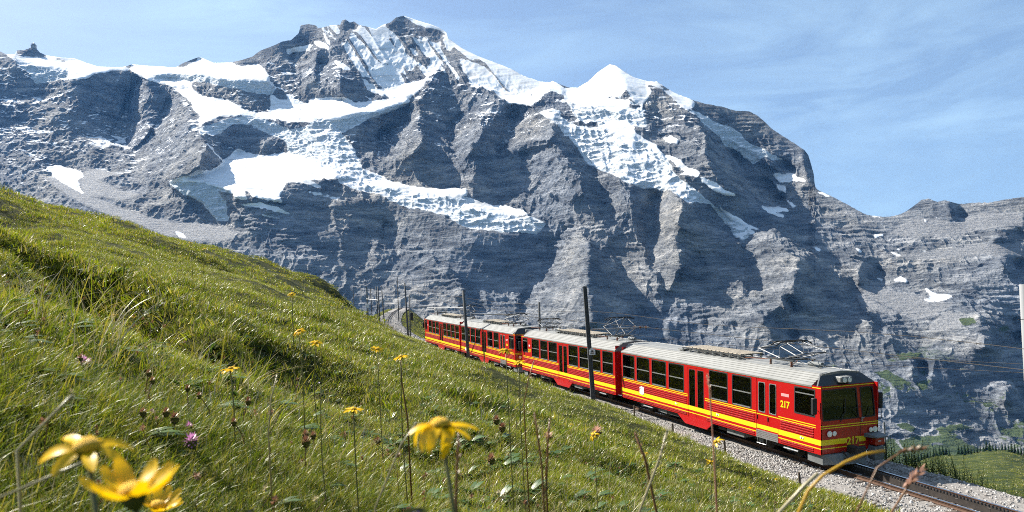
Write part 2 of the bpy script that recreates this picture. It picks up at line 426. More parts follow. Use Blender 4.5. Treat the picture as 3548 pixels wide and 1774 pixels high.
 ('C','R',56,-18,'980,280 1100,185 1170,205 1270,205 1310,245 1330,210 1500,220 1820,175 1900,170 1900,280 1600,280 1400,320 1340,340 1250,320 1100,300', .8),
 ('C','R',66,32,'1240,230 1310,250 1390,320 1330,342 1270,330'), ('C','R',64,28,'1140,230 1170,215 1180,290 1150,300'),
 ('C','T',33,-24,'1110,1172 1140,1110 1240,1030 1320,1050 1430,1092 1340,1150 1130,1178', 0, .25),
 ('C','T',33,-14,'560,890 640,910 760,980 880,1048 800,1045 700,1010 600,960', 0, .25),
 ('C','T',36,-20,'560,830 760,850 1000,900 1300,960 1240,1020 1000,1090 900,1050 700,930', .5, .4),
 ('C','S',30,-8,'1090,850 1150,880 1310,915 1190,950 1110,950 990,935 1110,935 1130,905'), ('C','S',30,-8,'850,782 910,765 960,795 950,808 870,800'),
 ('C','S',32,-8,'720,775 770,785 760,797'), ('C','S',32,-8,'690,460 770,445 770,465 720,472'), ('C','S',32,-8,'800,585 860,590 940,622 880,610'),
 ('C','S',32,-8,'555,548 600,560 630,582 590,572'), ('C','S',32,-8,'245,532 290,545 325,582 280,562'), ('C','S',32,-8,'1045,345 1095,352 1080,362'),
 ('C','S',32,-8,'1165,325 1200,338 1175,340'), ('C','S',32,-8,'1280,350 1325,362 1300,364'), ('C','S',32,-8,'835,552 905,558 880,565'), ('C','S',32,-8,'1045,572 1100,577 1070,584'),
 ('C','G',36,-18,'1340,1085 1440,1075 1480,1110 1360,1130', 0, .5), ('C','G',36,-18,'1620,1160 1680,1125 1720,1165 1660,1175', 0, .5),
 # lower right: bands of rock and turf
 ('E','R',72,18,'190,920 430,960 480,870 490,710 560,700 850,770 830,900 870,950 1020,1080 1140,1230 1080,1270 950,1260 820,1230 600,1210 380,1150 250,1100 200,1020', .4, .7),
 ('E','R',68,40,'150,480 300,540 400,600 470,675 400,650 250,600 130,520', .3, .7),
 ('E','R',70,38,'860,590 1060,540 1150,560 1140,640 1060,660 1000,700 860,650', .3, .7),
 ('E','R',70,38,'1020,960 1220,930 1220,1090 1020,1060', .3, .7), ('E','R',70,38,'330,760 440,770 440,850 380,880 340,830'),
 ('E','R',52,-30,'420,700 490,710 480,870 440,900 450,780', .4), ('E','R',52,-32,'830,900 1060,820 1220,840 1220,930 1020,960 1020,1080 870,950', 1.2),
 ('E','G',38,-15,'40,850 150,820 250,870 340,930 250,925 130,890', 0, .5), ('E','G',38,-15,'370,910 460,900 450,960 400,960', 0, .5),
 ('E','G',36,-15,'220,690 400,690 415,730 280,725', 0, .5),
 ('F','R',46,-18,'640,-60 900,0 1500,60 1900,100 2400,250 2600,420 2600,560 600,560', 1.0),
 ('F','G',33,-18,'800,60 950,50 1100,130 1050,190 920,160', 0, .5), ('F','G',33,-18,'1390,130 1550,80 1720,60 1900,110 1800,150 1600,150 1420,190', 0, .5),
 ('F','G',30,-16,'640,300 760,280 900,290 1200,220 1500,230 1750,290 1900,330 2080,330 2200,400 2400,490 2640,520 2640,700 560,700', 0, .5),
 ('F','R',64,34,'1480,170 1880,150 1920,190 1700,230 1520,220'), ('F','R',64,34,'1730,285 2060,300 2120,400 1960,380 1760,330'),
 ('F','R',64,34,'1050,190 1240,180 1210,240 1060,240'), ('F','R',50,-30,'2090,310 2340,290 2480,400 2350,420 2150,400'), ('F','R',48,-30,'1280,330 1420,340 1540,380 1300,370'),
 ('F','T',34,-20,'780,310 860,300 910,390 980,500 960,500 880,400', 0, .3),
 # --- middle: hanging tongue, dark wall and its buttresses
 ('D','R',48,-12,'620,400 1030,440 1400,500 1700,620 1850,600 2150,900 2150,1200 1300,960 900,720 700,600 600,520', 1.0),
 ('D','R',60,34,'1040,360 1200,350 1330,430 1350,560 1250,520 1100,510 1030,440', .3, .8),
 ('D','R',70,30,'1390,440 1600,420 1800,440 1880,600 1700,620 1500,520 1400,500', .3, .7),
 ('D','R',66,32,'1280,640 1400,640 1600,680 1700,800 1600,830 1400,790 1290,700', .3, .8), ('D','R',64,32,'1000,830 1300,830 1700,940 1870,970 1700,1080 1500,1000 1200,900', .4, .8),
 ('D','R',60,28,'620,520 720,540 760,600 680,590'), ('D','R',62,28,'800,630 950,640 1000,660 880,670'), ('D','R',62,28,'1050,560 1250,560 1300,620 1150,610', .5),
 ('D','R',64,32,'0,440 130,430 300,400 430,450 520,555 450,592 250,582 0,530', .6), ('D','R',66,34,'0,160 80,220 170,330 130,420 0,430', .3),
 ('D','R',64,28,'545,335 640,370 625,435 560,400'), ('D','R',64,28,'1050,290 1150,268 1350,340 1362,362 1200,332 1060,312'),
 ('D','R',62,28,'740,345 790,360 800,390 1000,430 985,462 800,432 750,390'), ('D','R',62,28,'870,490 990,490 1000,520 900,525'),
 ('D','R',60,15,'1260,270 1480,250 1700,290 1740,360 1600,420 1450,400 1380,350', .3),
 ('D','S',30,-10,'690,452 870,438 980,468 1095,517 1000,505 850,472'), ('D','S',30,-10,'870,520 1022,544 1015,552 900,538'),
 ('D','S',30,-10,'1190,340 1350,378 1500,404 1400,396 1260,368'), ('D','S',30,-10,'1060,258 1200,268 1345,330 1240,312 1100,272'),
 ('s','I',40,-5,'1170,560 1240,580 1335,615 1340,672 1260,662 1170,630'),
 ('A','S',27,-8,'-20,35 100,60 400,110 670,115 684,160 600,200 400,150 200,120 60,112 -20,95'),
 ('A','I',52,0,'-20,92 200,120 400,150 684,180 740,260 1000,310 1180,320 1272,370 1250,410 1200,452 1000,432 850,422 680,392 600,362 560,322 380,262 240,252 100,192 -20,120'),
 ('A','S',27,-8,'690,185 870,235 1100,258 1150,300 1000,312 820,272 720,262 640,242'),
 ('A','R',78,14,'-20,132 100,202 240,255 380,264 560,332 620,372 700,412 1000,437 1200,462 1272,452 1292,520 1280,620 1302,700 1250,760 1120,860 980,877 860,887 740,862 660,822 600,740 480,660 380,560 260,480 180,420 100,370 -20,330', .15, .6),
 ('A','R',50,-36,'30,430 80,370 190,420 280,510 390,570 480,670 600,740 650,820 680,850 640,940 500,900 400,800 280,720 160,620 60,490', 1.0),
 ('A','R',64,30,'0,500 60,500 160,640 260,730 400,830 520,930 650,980 400,960 230,800 150,760 0,700', .5, .8),
 ('A','R',56,-46,'1300,520 1420,400 1480,365 1590,490 1590,600 1560,700 1560,840 1600,1000 1640,1120 1500,1180 1300,1180 1080,1060 1080,960 1120,860 1250,760 1310,690 1280,600', 1.2),
 ('A','R',66,38,'1490,370 1600,480 1700,560 1760,640 1900,760 1760,760 1850,930 1900,960 2000,1000 1990,1100 2100,1180 1700,1180 1640,1060 1570,840 1580,700 1600,600 1590,490', .4, .8),
 ('A','R',52,-34,'1700,560 1840,470 1960,490 2020,560 2030,680 2100,800 2140,880 2000,850 1880,760 1760,640', .9),
 ('A','R',50,-40,'1905,870 1950,890 1975,1000 1930,965'), ('A','R',70,38,'1900,180 2100,140 2040,290 2030,420 2040,510 1960,490 1920,380', .2, .8),
 ('A','R',50,-30,'690,850 860,900 1000,880 1070,900 1080,1020 900,1080 720,1040', .8),
]

def build_mountain():
    st = 2.8
    gx = np.arange(-110, 3660, st); gy = np.arange(20, 1650, st)
    PX, PY = np.meshgrid(gx, gy)
    H, Wd = PX.shape
    # outlines wander a little so that no edge stays straight
    wx = 8 * fbm(PX / 40, PY / 40, PX * 0 + 3.3, 4, .6); wy = 5 * fbm(PX / 46, PY / 46, PX * 0 + 8.1, 3)
    wx = wx + 5 * fbm(PX / 10, PY / 10, PX * 0 + 1.3, 2); wy = wy + 3 * fbm(PX / 10, PY / 10, PX * 0 + 6.1, 2)
    QX, QY = PX + wx, PY + wy
    slope = np.full((H, Wd), 56.0); asp = np.full((H, Wd), -14.0)
    strat = np.full((H, Wd), 0.4); rough = np.full((H, Wd), 1.0)
    cov = np.zeros((H, Wd), np.int8); pid = np.zeros((H, Wd), np.int16)
    codes = {'R': 0, 'S': 1, 'I': 2, 'T': 3, 'G': 4, 'M': 5}
    for k_, it in enumerate(PL):
        f, c, sl_, a_, s = it[:5]
        pts = fpts(f, s)
        x0, y0 = pts.min(0) - 12; x1, y1 = pts.max(0) + 12
        j0, j1 = np.searchsorted(gx, [x0, x1]); i0, i1 = np.searchsorted(gy, [y0, y1])
        qx, qy = QX[i0:i1, j0:j1], QY[i0:i1, j0:j1]
        if qx.size == 0: continue
        ins = np.zeros(qx.shape, bool)
        xa, ya = pts[-1]
        for xb, yb in pts:
            if ya != yb:
                cr = ((ya > qy) != (yb > qy)) & (qx < (xb - xa) * (qy - ya) / (yb - ya) + xa)
                ins ^= cr
            xa, ya = xb, yb
        sub = np.s_[i0:i1, j0:j1]
        slope[sub][ins] = sl_ + (3 if a_ > 23 and c == 'R' else 0); asp[sub][ins] = a_ * (1.5 if c == 'R' else 1.0)
        cov[sub][ins] = codes[c]; pid[sub][ins] = k_ + 1
        strat[sub][ins] = it[5] if len(it) > 5 else (0.28 if c == 'R' else 0.0)
        rough[sub][ins] = it[6] if len(it) > 6 else {'R': 1.0, 'S': .1, 'I': .3, 'T': .35, 'G': .5, 'M': .75}[c]
    def blur(a, n):
        for ax in (0, 1):
            k = np.ones(2 * n + 1) / (2 * n + 1)
            p = np.pad(a, [(n, n) if i == ax else (0, 0) for i in (0, 1)], mode='edge')
            cs = np.cumsum(np.insert(p, 0, 0, axis=ax), axis=ax)
            a = (np.take(cs, range(2 * n + 1, cs.shape[ax]), ax) - np.take(cs, range(0, cs.shape[ax] - 2 * n - 1), ax)) / (2 * n + 1)
        return a
    th = np.radians(blur(slope, 2)); aa = np.radians(blur(asp, 2))
    nx, ny, nz = np.sin(th) * np.sin(aa), -np.sin(th) * np.cos(aa), np.cos(th)
    U, V = ray(PX, PY)
    nr = np.minimum(nx * U + ny + nz * V, -0.16)
    LU, LV = -nx / nr, -nz / nr
    lx = (CR * LU - SR * LV) / FPX * st          # per grid step to the right
    ly = -(SR * LU + CR * LV) / FPX * st         # per grid step down
    # prior distance, so that the whole wall leans back as a massif
    skx, sky_ = SKY[:, 0], SKY[:, 1]
    skyl = np.interp(gx, skx, sky_)
    Ds = np.interp(gx, [0, 500, 1391, 2100, 2500, 2850, 2960, 3200, 3548], [4900, 4800, 4900, 4400, 4200, 3900, 4500, 4300, 4000])
    Db = np.interp(gx, [0, 1000, 1700, 2300, 2800, 2950, 3200, 3548], [3400, 3160, 3150, 3050, 2850, 2950, 2650, 2300])
    t = (PY - skyl[None]) / (1200 - skyl[None])
    L0 = np.log(Ds)[None] * (1 - t) + np.log(Db)[None] * t
    L0 = np.where(t > 1, np.log(Db)[None] - np.clip(PY - 1200, 0, 230) / 400 * .3 - np.clip(PY - 1430, 0, None) / 400 * 2.0, np.where(t < 0, np.log(Ds)[None], L0))
    # weighted, screened Poisson: slopes count fully inside a face and less across its edge, where the rock may break off
    k2 = 2
    sub = (slice(None, None, k2), slice(None, None, k2))
    h2, w2_ = pid[sub].shape
    lx2, ly2, L02 = lx[sub] * k2, ly[sub] * k2, L0[sub]
    pd = pid[sub]
    wxe = np.where(pd[:, 1:] == pd[:, :-1], 1.0, .1); wye = np.where(pd[1:] == pd[:-1], 1.0, .1)
    fx = (lx2[:, 1:] + lx2[:, :-1]) / 2 * wxe; fy = (ly2[1:] + ly2[:-1]) / 2 * wye
    eps = (st * k2 / 1100.0) ** 2
    def lap(L):
        gxx = (L[:, 1:] - L[:, :-1]) * wxe; gyy = (L[1:] - L[:-1]) * wye
        o = eps * L
        o[:, :-1] -= gxx; o[:, 1:] += gxx; o[:-1] -= gyy; o[1:] += gyy
        return o
    rhs = eps * L02
    rhs[:, :-1] -= fx; rhs[:, 1:] += fx; rhs[:-1] -= fy; rhs[1:] += fy
    shp = (2 * h2, 2 * w2_)
    k0 = 2 - 2 * np.cos(2 * np.pi * np.arange(shp[0]) / shp[0]); k1 = 2 - 2 * np.cos(2 * np.pi * np.arange(shp[1] // 2 + 1) / shp[1])
    den = .8 * (k0[:, None] + k1[None]) + eps
    def prec(a):
        b = np.concatenate([a, a[::-1]], 0); b = np.concatenate([b, b[:, ::-1]], 1)
        return np.fft.irfft2(np.fft.rfft2(b) / den, s=shp)[:h2, :w2_]
    Lh = L02.copy(); r = rhs - lap(Lh); zv = prec(r); pv = zv.copy(); rz = (r * zv).sum()
    for _ in range(34):
        ap = lap(pv); al = rz / (pv * ap).sum()
        Lh += al * pv; r -= al * ap
        zv = prec(r); rn = (r * zv).sum(); pv = zv + rn / rz * pv; rz = rn
    # ---- the mesh: columns by bearing, rows from the skyline down to the foot
    cols = np.arange(-95, 3645, 2.75); nrow = 470
    cs = np.interp(cols, skx, sky_)
    jag = 2.2 * fbm(cols / 9, cols * 0 + .5, cols * 0, 3)
    snowy = (cols < 990) & (cols > 165) | ((cols > 1990) & (cols < 2245)) | ((cols > 1400) & (cols < 1760))
    cs = cs + jag * np.where(snowy, 0.15, 1.0)
    cb = np.interp(cols, [0, 640, 1270, 1480, 2100, 2900, 3000, 3600], [790, 940, 1120, 1230, 1310, 1480, 1630, 1645])
    tt = np.linspace(0, 1, nrow) ** 0.97
    MX = np.repeat(cols[None], nrow, 0); MY = cs[None] + (cb - cs)[None] * tt[:, None]
    gi = np.clip((MY - gy[0]) / st, 0, H - 1.001); gj = np.clip((MX - gx[0]) / st, 0, Wd - 1.001)
    i0 = gi.astype(int); j0 = gj.astype(int); fi = gi - i0; fj = gj - j0
    def samp(a):
        return (a[i0, j0] * (1 - fj) + a[i0, j0 + 1] * fj) * (1 - fi) + (a[i0 + 1, j0] * (1 - fj) + a[i0 + 1, j0 + 1] * fj) * fi
    def samp2(a):
        gi = np.clip((MY - gy[0]) / (st * k2), 0, h2 - 1.001); gj = np.clip((MX - gx[0]) / (st * k2), 0, w2_ - 1.001)
        i0 = gi.astype(int); j0 = gj.astype(int); fi = gi - i0; fj = gj - j0
        return (a[i0, j0] * (1 - fj) + a[i0, j0 + 1] * fj) * (1 - fi) + (a[i0 + 1, j0] * (1 - fj) + a[i0 + 1, j0 + 1] * fj) * fi
    D = np.exp(samp2(blur(Lh, 1)))
    u, v = ray(MX, MY)
    x, y, z = u * D, D, v * D
    P = np.stack([x, y, z], -1)
    def normals(P):
        dr = np.gradient(P, axis=0); dc = np.gradient(P, axis=1)
        n = np.cross(dc, dr); n /= np.linalg.norm(n, axis=-1, keepdims=True) + 1e-9
        s = np.sign((n * P).sum(-1, keepdims=True))
        return -n * s
    nor = normals(P)
    st_ = samp(strat); ro = samp(blur(rough, 2))
    mk = [samp(blur((cov == k).astype(float), 1)) for k in range(6)]
    rockm = np.clip(mk[0] + mk[5] * 0.8 + mk[4] * .4 + mk[3] * .25, 0, 1)
    # ribs and gullies, beds of rock, small breakage
    wz = 60 * fbm(x / 320, y / 320, z / 320, 2); w2 = 40 * vnoise(x / 140 + 7, y / 140, z / 140)
    r1 = ridged((x + wz) / 260, (y + w2) / 260, (z + wz * .5) / 480, 4, .5)
    r2 = ridged((x + .45 * z + w2) / 95 + 4, y / 110, (z - .3 * x) / 210, 4, .6)
    r3 = ridged((x - .25 * z + .4 * w2) / 34 + 8, y / 45, (z + .2 * x) / 110, 3, .6)
    bed = z + .09 * x + 7 * fbm(x / 190, y / 190, z / 190, 2)
    def saw(s):
        f = s - np.floor(s)
        return np.where(f < .68, f / .68, (1 - f) / .32) - .5
    gate = np.clip(.5 + 1.5 * fbm(x / 110 + 3, y / 110, z / 60, 3), 0, 1)
    b1 = saw(bed / 21 + .35 * vnoise(x / 50, y / 50, z / 90)); b2 = saw(bed / 58 + .4 * vnoise(x / 90, y / 90 + 5, z / 90))
    fine = fbm(x / 20, y / 20, z / 22, 2, .6)
    disp = rockm * ro * (16 * (r1 - .35) + 13 * (r2 - .3) + 7.5 * (r3 - .3) + 3.0 * fine) + rockm * st_ * gate * (-6.4 * b1 - 8.0 * b2)
    # fluted snow face
    fl = ridged((x + .55 * z) / 70, y / 300, z / 420, 3, .5)
    disp += mk[5] * 13 * (fl - .4)
    # glacier: crevasses across the fall line, gentle swells on firn
    cre = ridged(x / 44 + .5 * vnoise(x / 60, y / 60, z / 60), y / 40, z / 18, 3, .65)
    big = ridged(x / 150 + 9, y / 120, z / 70, 2, .5)
    disp += mk[2] * (8.5 * (cre - .4) + 10 * (big - .4) + 7 * (ridged(x / 30, y / 40, z / 110, 2, .6) - .4)) + mk[1] * (9 * fbm(x / 130, y / 130, z / 60, 4, .6) + 2.6 * (cre - .4))
    top = np.clip(tt[:, None] * 14, 0.12, 1)
    P = P + nor * (disp * top)[..., None]
    # keep the crest where it is seen
    nor2 = normals(P)
    # snow lies on what is flat enough, streaks the head of the mountain and dusts ledges high up
    hi = np.clip((z - 500) / 900, 0, 1)
    streak = np.clip((.44 - fl) * 3.6 + 1.8 * fbm((x + .55 * z) / 34, y / 120, z / 130 + 4, 3) + (nor2[..., 2] - .5) * 1.0 - .04, 0, 1)
    dust = np.clip((nor2[..., 2] - .60) * 4 + 1.5 * fbm(x / 60 + 9, y / 60, z / 26, 3) - .40, 0, 1) * hi * (mk[0] > .5)
    snow = np.clip(mk[1] + mk[5] * streak + .9 * dust + .55 * mk[2] * np.clip((nor2[..., 2] - .52) * 4 + .3, 0, 1), 0, 1)
    ice = np.clip(mk[2], 0, 1)
    turf = np.clip(mk[4] + .75 * np.clip((-40 - z) / 160, 0, 1) * np.clip((nor2[..., 2] - .55) * 4, 0, 1) * (MX > 2300) * np.clip(.5 + 2 * fbm(x / 120, y / 120, z / 60, 3), 0, 1), 0, 1)
    # thickness: the far side falls away behind the crest
    back = []
    for k, (dd, dz) in enumerate(((60, -45), (300, -330), (900, -1100))):
        b = P[0].copy(); s = 1 + dd / b[:, 1:2]
        b[:, :2] *= s; b[:, 2] += dz
        back.insert(0, b)
    foot = P[-1].copy(); foot[:, :2] *= .97; foot[:, 2] = np.minimum(foot[:, 2] - 120, -860)
    Pall = np.concatenate([np.stack(back), P, foot[None]], 0)
    ext = lambda a: np.concatenate([np.repeat(a[:1], 3, 0), a, a[-1:]], 0)
    colr = np.stack([ext(snow), ext(ice), ext(mk[3]), ext(turf)], -1).astype(np.float32)
    F = grid_faces(nrow + 4, len(cols))
    sn_face = ext(np.clip(snow + ice + mk[3], 0, 1)).ravel()[F].mean(1) > .5
    me = mesh_np('mountain', Pall.reshape(-1, 3), F, sn_face)
    at_ = me.color_attributes.new('cover', 'FLOAT_COLOR', 'POINT')
    at_.data.foreach_set('color', colr.ravel())
    return me

def mountain_material():
    m, n, l = new_mat('mountain_rock_snow')
    out = n.new('ShaderNodeOutputMaterial'); p = n.new('ShaderNodeBsdfPrincipled')
    p.inputs['Roughness'].default_value = .85
    p.inputs['Specular IOR Level'].default_value = .2
    g = n.new('ShaderNodeNewGeometry')
    at_ = n.new('ShaderNodeAttribute'); at_.attribute_name = 'cover'
    sep = n.new('ShaderNodeSeparateColor'); l.new(at_.outputs['Color'], sep.inputs['Color'])
    # rock: warm and cool beds, pale weathering
    mp1 = n.new('ShaderNodeMapping'); mp1.inputs['Scale'].default_value = (1 / 160, 1 / 160, 1 / 34)
    mp1.inputs['Rotation'].default_value = (0, R(6), 0)
    l.new(g.outputs['Position'], mp1.inputs['Vector'])
    nb = N(n, 'ShaderNodeTexNoise', Scale=1.0, Detail=7.0, Roughness=.62); l.new(mp1.outputs['Vector'], nb.inputs['Vector'])
    mp2 = n.new('ShaderNodeMapping'); mp2.inputs['Scale'].default_value = (1 / 420, 1 / 420, 1 / 420)
    l.new(g.outputs['Position'], mp2.inputs['Vector'])
    nl = N(n, 'ShaderNodeTexNoise', Scale=1.0, Detail=5.0, Roughness=.55); l.new(mp2.outputs['Vector'], nl.inputs['Vector'])
    rr = n.new('ShaderNodeValToRGB'); e = rr.color_ramp.elements
    e[0].position = .33; e[0].color = (.085, .098, .118, 1); e[1].position = .68; e[1].color = (.40, .405, .41, 1)
    x = e.new(.5); x.color = (.205, .220, .238, 1)
    l.new(nb.outputs['Fac'], rr.inputs['Fac'])
    rl = n.new('ShaderNodeValToRGB'); e = rl.color_ramp.elements
    e[0].position = .35; e[0].color = (.78, .82, .9, 1); e[1].position = .66; e[1].color = (1.12, 1.04, .94, 1)
    l.new(nl.outputs['Fac'], rl.inputs['Fac'])
    mul = n.new('ShaderNodeMix'); mul.data_type = 'RGBA'; mul.blend_type = 'MULTIPLY'; mul.inputs['Factor'].default_value = 1
    l.new(rr.outputs['Color'], mul.inputs['A']); l.new(rl.outputs['Color'], mul.inputs['B'])
    def layer(prev, chan, col, lo, hi, scl, amt):
        """cover with an edge broken up by noise"""
        mpx = n.new('ShaderNodeMapping'); mpx.inputs['Scale'].default_value = (1 / scl,) * 3
        l.new(g.outputs['Position'], mpx.inputs['Vector'])
        nn = N(n, 'ShaderNodeTexNoise', Scale=1.0, Detail=5.0, Roughness=.65); l.new(mpx.outputs['Vector'], nn.inputs['Vector'])
        ma = n.new('ShaderNodeMath'); ma.operation = 'MULTIPLY_ADD'; ma.inputs[1].default_value = amt; 
        l.new(nn.outputs['Fac'], ma.inputs[0])
        ad = n.new('ShaderNodeMath'); ad.operation = 'SUBTRACT'; ad.inputs[1].default_value = amt * .5
        l.new(chan, ma.inputs[2]); l.new(ma.outputs[0], ad.inputs[0])
        mr = n.new('ShaderNodeMapRange'); mr.inputs['From Min'].default_value = lo; mr.inputs['From Max'].default_value = hi
        l.new(ad.outputs[0], mr.inputs['Value'])
        mi = n.new('ShaderNodeMix'); mi.data_type = 'RGBA'
        l.new(mr.outputs['Result'], mi.inputs['Factor']); l.new(prev, mi.inputs['A'])
        if isinstance(col, tuple): mi.inputs['B'].default_value = (*col, 1)
        else: l.new(col, mi.inputs['B'])
        return mi.outputs['Result'], mr.outputs['Result']
    # scree, turf, ice, snow
    scr = n.new('ShaderNodeMix'); scr.data_type = 'RGBA'; scr.inputs['A'].default_value = (.19, .195, .205, 1); scr.inputs['B'].default_value = (.31, .31, .31, 1)
    l.new(nb.outputs['Fac'], scr.inputs['Factor'])
    mpc = n.new('ShaderNodeMapping'); mpc.inputs['Scale'].default_value = (1 / 60, 1 / 60, 1 / 7); mpc.inputs['Rotation'].default_value = (0, R(7), 0); l.new(g.outputs['Position'], mpc.inputs['Vector'])
    ncr = N(n, 'ShaderNodeTexNoise', Scale=1.0, Detail=6.0, Roughness=.7, Distortion=.8); l.new(mpc.outputs['Vector'], ncr.inputs['Vector'])
    rcr = n.new('ShaderNodeValToRGB'); e = rcr.color_ramp.elements
    e[0].position = .36; e[0].color = (.50, .52, .56, 1); e[1].position = .56; e[1].color = (1.12, 1.12, 1.1, 1); l.new(ncr.outputs['Fac'], rcr.inputs['Fac'])
    mul2 = n.new('ShaderNodeMix'); mul2.data_type = 'RGBA'; mul2.blend_type = 'MULTIPLY'; mul2.inputs['Factor'].default_value = 1
    l.new(mul.outputs['Result'], mul2.inputs['A']); l.new(rcr.outputs['Color'], mul2.inputs['B'])
    c1, _ = layer(mul2.outputs['Result'], sep.outputs['Blue'], scr.outputs['Result'], .35, .65, 40, .6)
    tf = n.new('ShaderNodeMix'); tf.data_type = 'RGBA'; tf.inputs['A'].default_value = (.035, .065, .025, 1); tf.inputs['B'].default_value = (.085, .105, .045, 1)
    l.new(nl.outputs['Fac'], tf.inputs['Factor'])
    c2, _ = layer(c1, at_.outputs['Alpha'], tf.outputs['Result'], .35, .65, 28, .9)
    ic = n.new('ShaderNodeMix'); ic.data_type = 'RGBA'; ic.inputs['A'].default_value = (.42, .50, .535, 1); ic.inputs['B'].default_value = (.80, .82, .835, 1)
    l.new(nb.outputs['Fac'], ic.inputs['Factor'])
    c3, _ = layer(c2, sep.outputs['Green'], ic.outputs['Result'], .4, .6, 18, .5)
    sn = n.new('ShaderNodeMix'); sn.data_type = 'RGBA'; sn.inputs['A'].default_value = (.50, .50, .49, 1); sn.inputs['B'].default_value = (.80, .81, .82, 1)
    mpd = n.new('ShaderNodeMapping'); mpd.inputs['Scale'].default_value = (1 / 210, 1 / 60, 1 / 30); mpd.inputs['Rotation'].default_value = (0, R(12), R(20)); l.new(g.outputs['Position'], mpd.inputs['Vector'])
    nd = N(n, 'ShaderNodeTexNoise', Scale=1.0, Detail=6.0, Roughness=.6); l.new(mpd.outputs['Vector'], nd.inputs['Vector'])
    rd = n.new('ShaderNodeMapRange'); rd.inputs['From Min'].default_value = .30; rd.inputs['From Max'].default_value = .52; l.new(nd.outputs['Fac'], rd.inputs['Value'])
    l.new(rd.outputs['Result'], sn.inputs['Factor'])
    c4, sfac = layer(c3, sep.outputs['Red'], sn.outputs['Result'], .30, .46, 22, .75)
    l.new(c4, p.inputs['Base Color'])
    # fine breakage of the rock
    mp3 = n.new('ShaderNodeMapping'); mp3.inputs['Scale'].default_value = (1 / 16, 1 / 16, 1 / 11)
    l.new(g.outputs['Position'], mp3.inputs['Vector'])
    nf = N(n, 'ShaderNodeTexNoise', Scale=1.0, Detail=6.0, Roughness=.7); l.new(mp3.outputs['Vector'], nf.inputs['Vector'])
    mp4 = n.new('ShaderNodeMapping'); mp4.inputs['Scale'].default_value = (1 / 75, 1 / 75, 1 / 5.5); mp4.inputs['Rotation'].default_value = (0, R(7), 0)
    l.new(g.outputs['Position'], mp4.inputs['Vector'])
    nbd = N(n, 'ShaderNodeTexNoise', Scale=1.0, Detail=5.0, Roughness=.65, Distortion=.6); l.new(mp4.outputs['Vector'], nbd.inputs['Vector'])
    hm = n.new('ShaderNodeMix'); hm.inputs['Factor'].default_value = .55; l.new(nf.outputs['Fac'], hm.inputs['A']); l.new(nbd.outputs['Fac'], hm.inputs['B'])
    inv = n.new('ShaderNodeMath'); inv.operation = 'MULTIPLY_ADD'; inv.inputs[1].default_value = -.75; inv.inputs[2].default_value = .85
    l.new(sfac, inv.inputs[0])
    bp = N(n, 'ShaderNodeBump', Distance=30.0); l.new(inv.outputs[0], bp.inputs['Strength']); l.new(hm.outputs['Result'], bp.inputs['Height'])
    l.new(bp.outputs['Normal'], p.inputs['Normal'])
    l.new(p.outputs['BSDF'], out.inputs['Surface'])
    return m

mountain = obj('mountain', build_mountain(), mountain_material())
tag(mountain, 'snow-capped grey mountain wall with glaciers behind the train', 'mountain', kind='structure')

# floor of the valley, out to the horizon
_v = [(-16000, -16000, -850), (16000, -16000, -850), (16000, 20000, -850), (-16000, 20000, -850)]
valley = obj('valley_floor', mesh_np('valley_floor', _v, [(0, 1, 2, 3)], False),
             simple('valley_green', (.06, .085, .035), .9, var=.4, vscale=.003))
tag(valley, 'dark green valley floor far below the railway', 'valley', kind='structure')
# ------------------------------------------------------------------ line of the railway
TD = np.array([-.3302, .9439])            # direction of travel backwards (uphill), seen from above
TN = np.array([.9439, .3302])             # to the far side of the track
CAR_PITCH = 15.05
SIDE0 = np.array([10.63, 28.0])           # near cantrail corner of the leading cab
CAN_Z = [-2.486, -1.33, -.30, .80, 1.93]  # cantrail height at the car ends
CAN_H = 2.96                              # cantrail above the rail
HALFW = 1.27
C0 = SIDE0 + TN * HALFW
_tp = [(C0[0] - TD[0] * 24, C0[1] - TD[1] * 24, CAN_Z[0] - CAN_H - 24 * .08),
       (C0[0] - TD[0] * 12, C0[1] - TD[1] * 12, CAN_Z[0] - CAN_H - 12 * .08)]
for k in range(5):
    _tp.append((C0[0] + TD[0] * CAR_PITCH * k, C0[1] + TD[1] * CAR_PITCH * k, CAN_Z[k] - CAN_H))
_tp.append((-14.6, 108.0, -.1))
for px, py, Y in ((1352, 1135, 150), (1343, 1115, 190), (1353, 1095, 240), (1370, 1078, 300), (1392, 1066, 350)):
    p = at(px, py, Y); _tp.append((p.x, p.y, p.z))
_tp = np.array(_tp)

def catmull(P, n=24):
    out = []
    Q = np.vstack([2 * P[0] - P[1], P, 2 * P[-1] - P[-2]])
    for i in range(1, len(Q) - 2):
        for t in np.linspace(0, 1, n, endpoint=False):
            a, b, c, d = Q[i - 1], Q[i], Q[i + 1], Q[i + 2]
            out.append(.5 * ((2 * b) + (c - a) * t + (2 * a - 5 * b + 4 * c - d) * t * t + (3 * b - a - 3 * c + d) * t ** 3))
    out.append(P[-1])
    return np.array(out)
TRK = catmull(_tp)
_tl = np.concatenate([[0], np.cumsum(np.linalg.norm(np.diff(TRK[:, :2], axis=0), axis=1))])

def track_at(s):
    """point, tangent and far-side normal of the track at a length from its near end"""
    s = np.asarray(s, float)
    p = np.stack([np.interp(s, _tl, TRK[:, i]) for i in range(3)], -1)
    q = np.stack([np.interp(s + .5, _tl, TRK[:, i]) for i in range(3)], -1); o = np.stack([np.interp(s - .5, _tl, TRK[:, i]) for i in range(3)], -1)
    t = q - o; t = t / (np.linalg.norm(t, axis=-1, keepdims=True) + 1e-9)
    nn = np.stack([t[..., 1], -t[..., 0], 0 * t[..., 0]], -1); nn /= np.linalg.norm(nn, axis=-1, keepdims=True) + 1e-9
    return p, t, nn
_ts = np.linspace(0, _tl[-1], 420); _tpts, _tt, _tn = track_at(_ts)

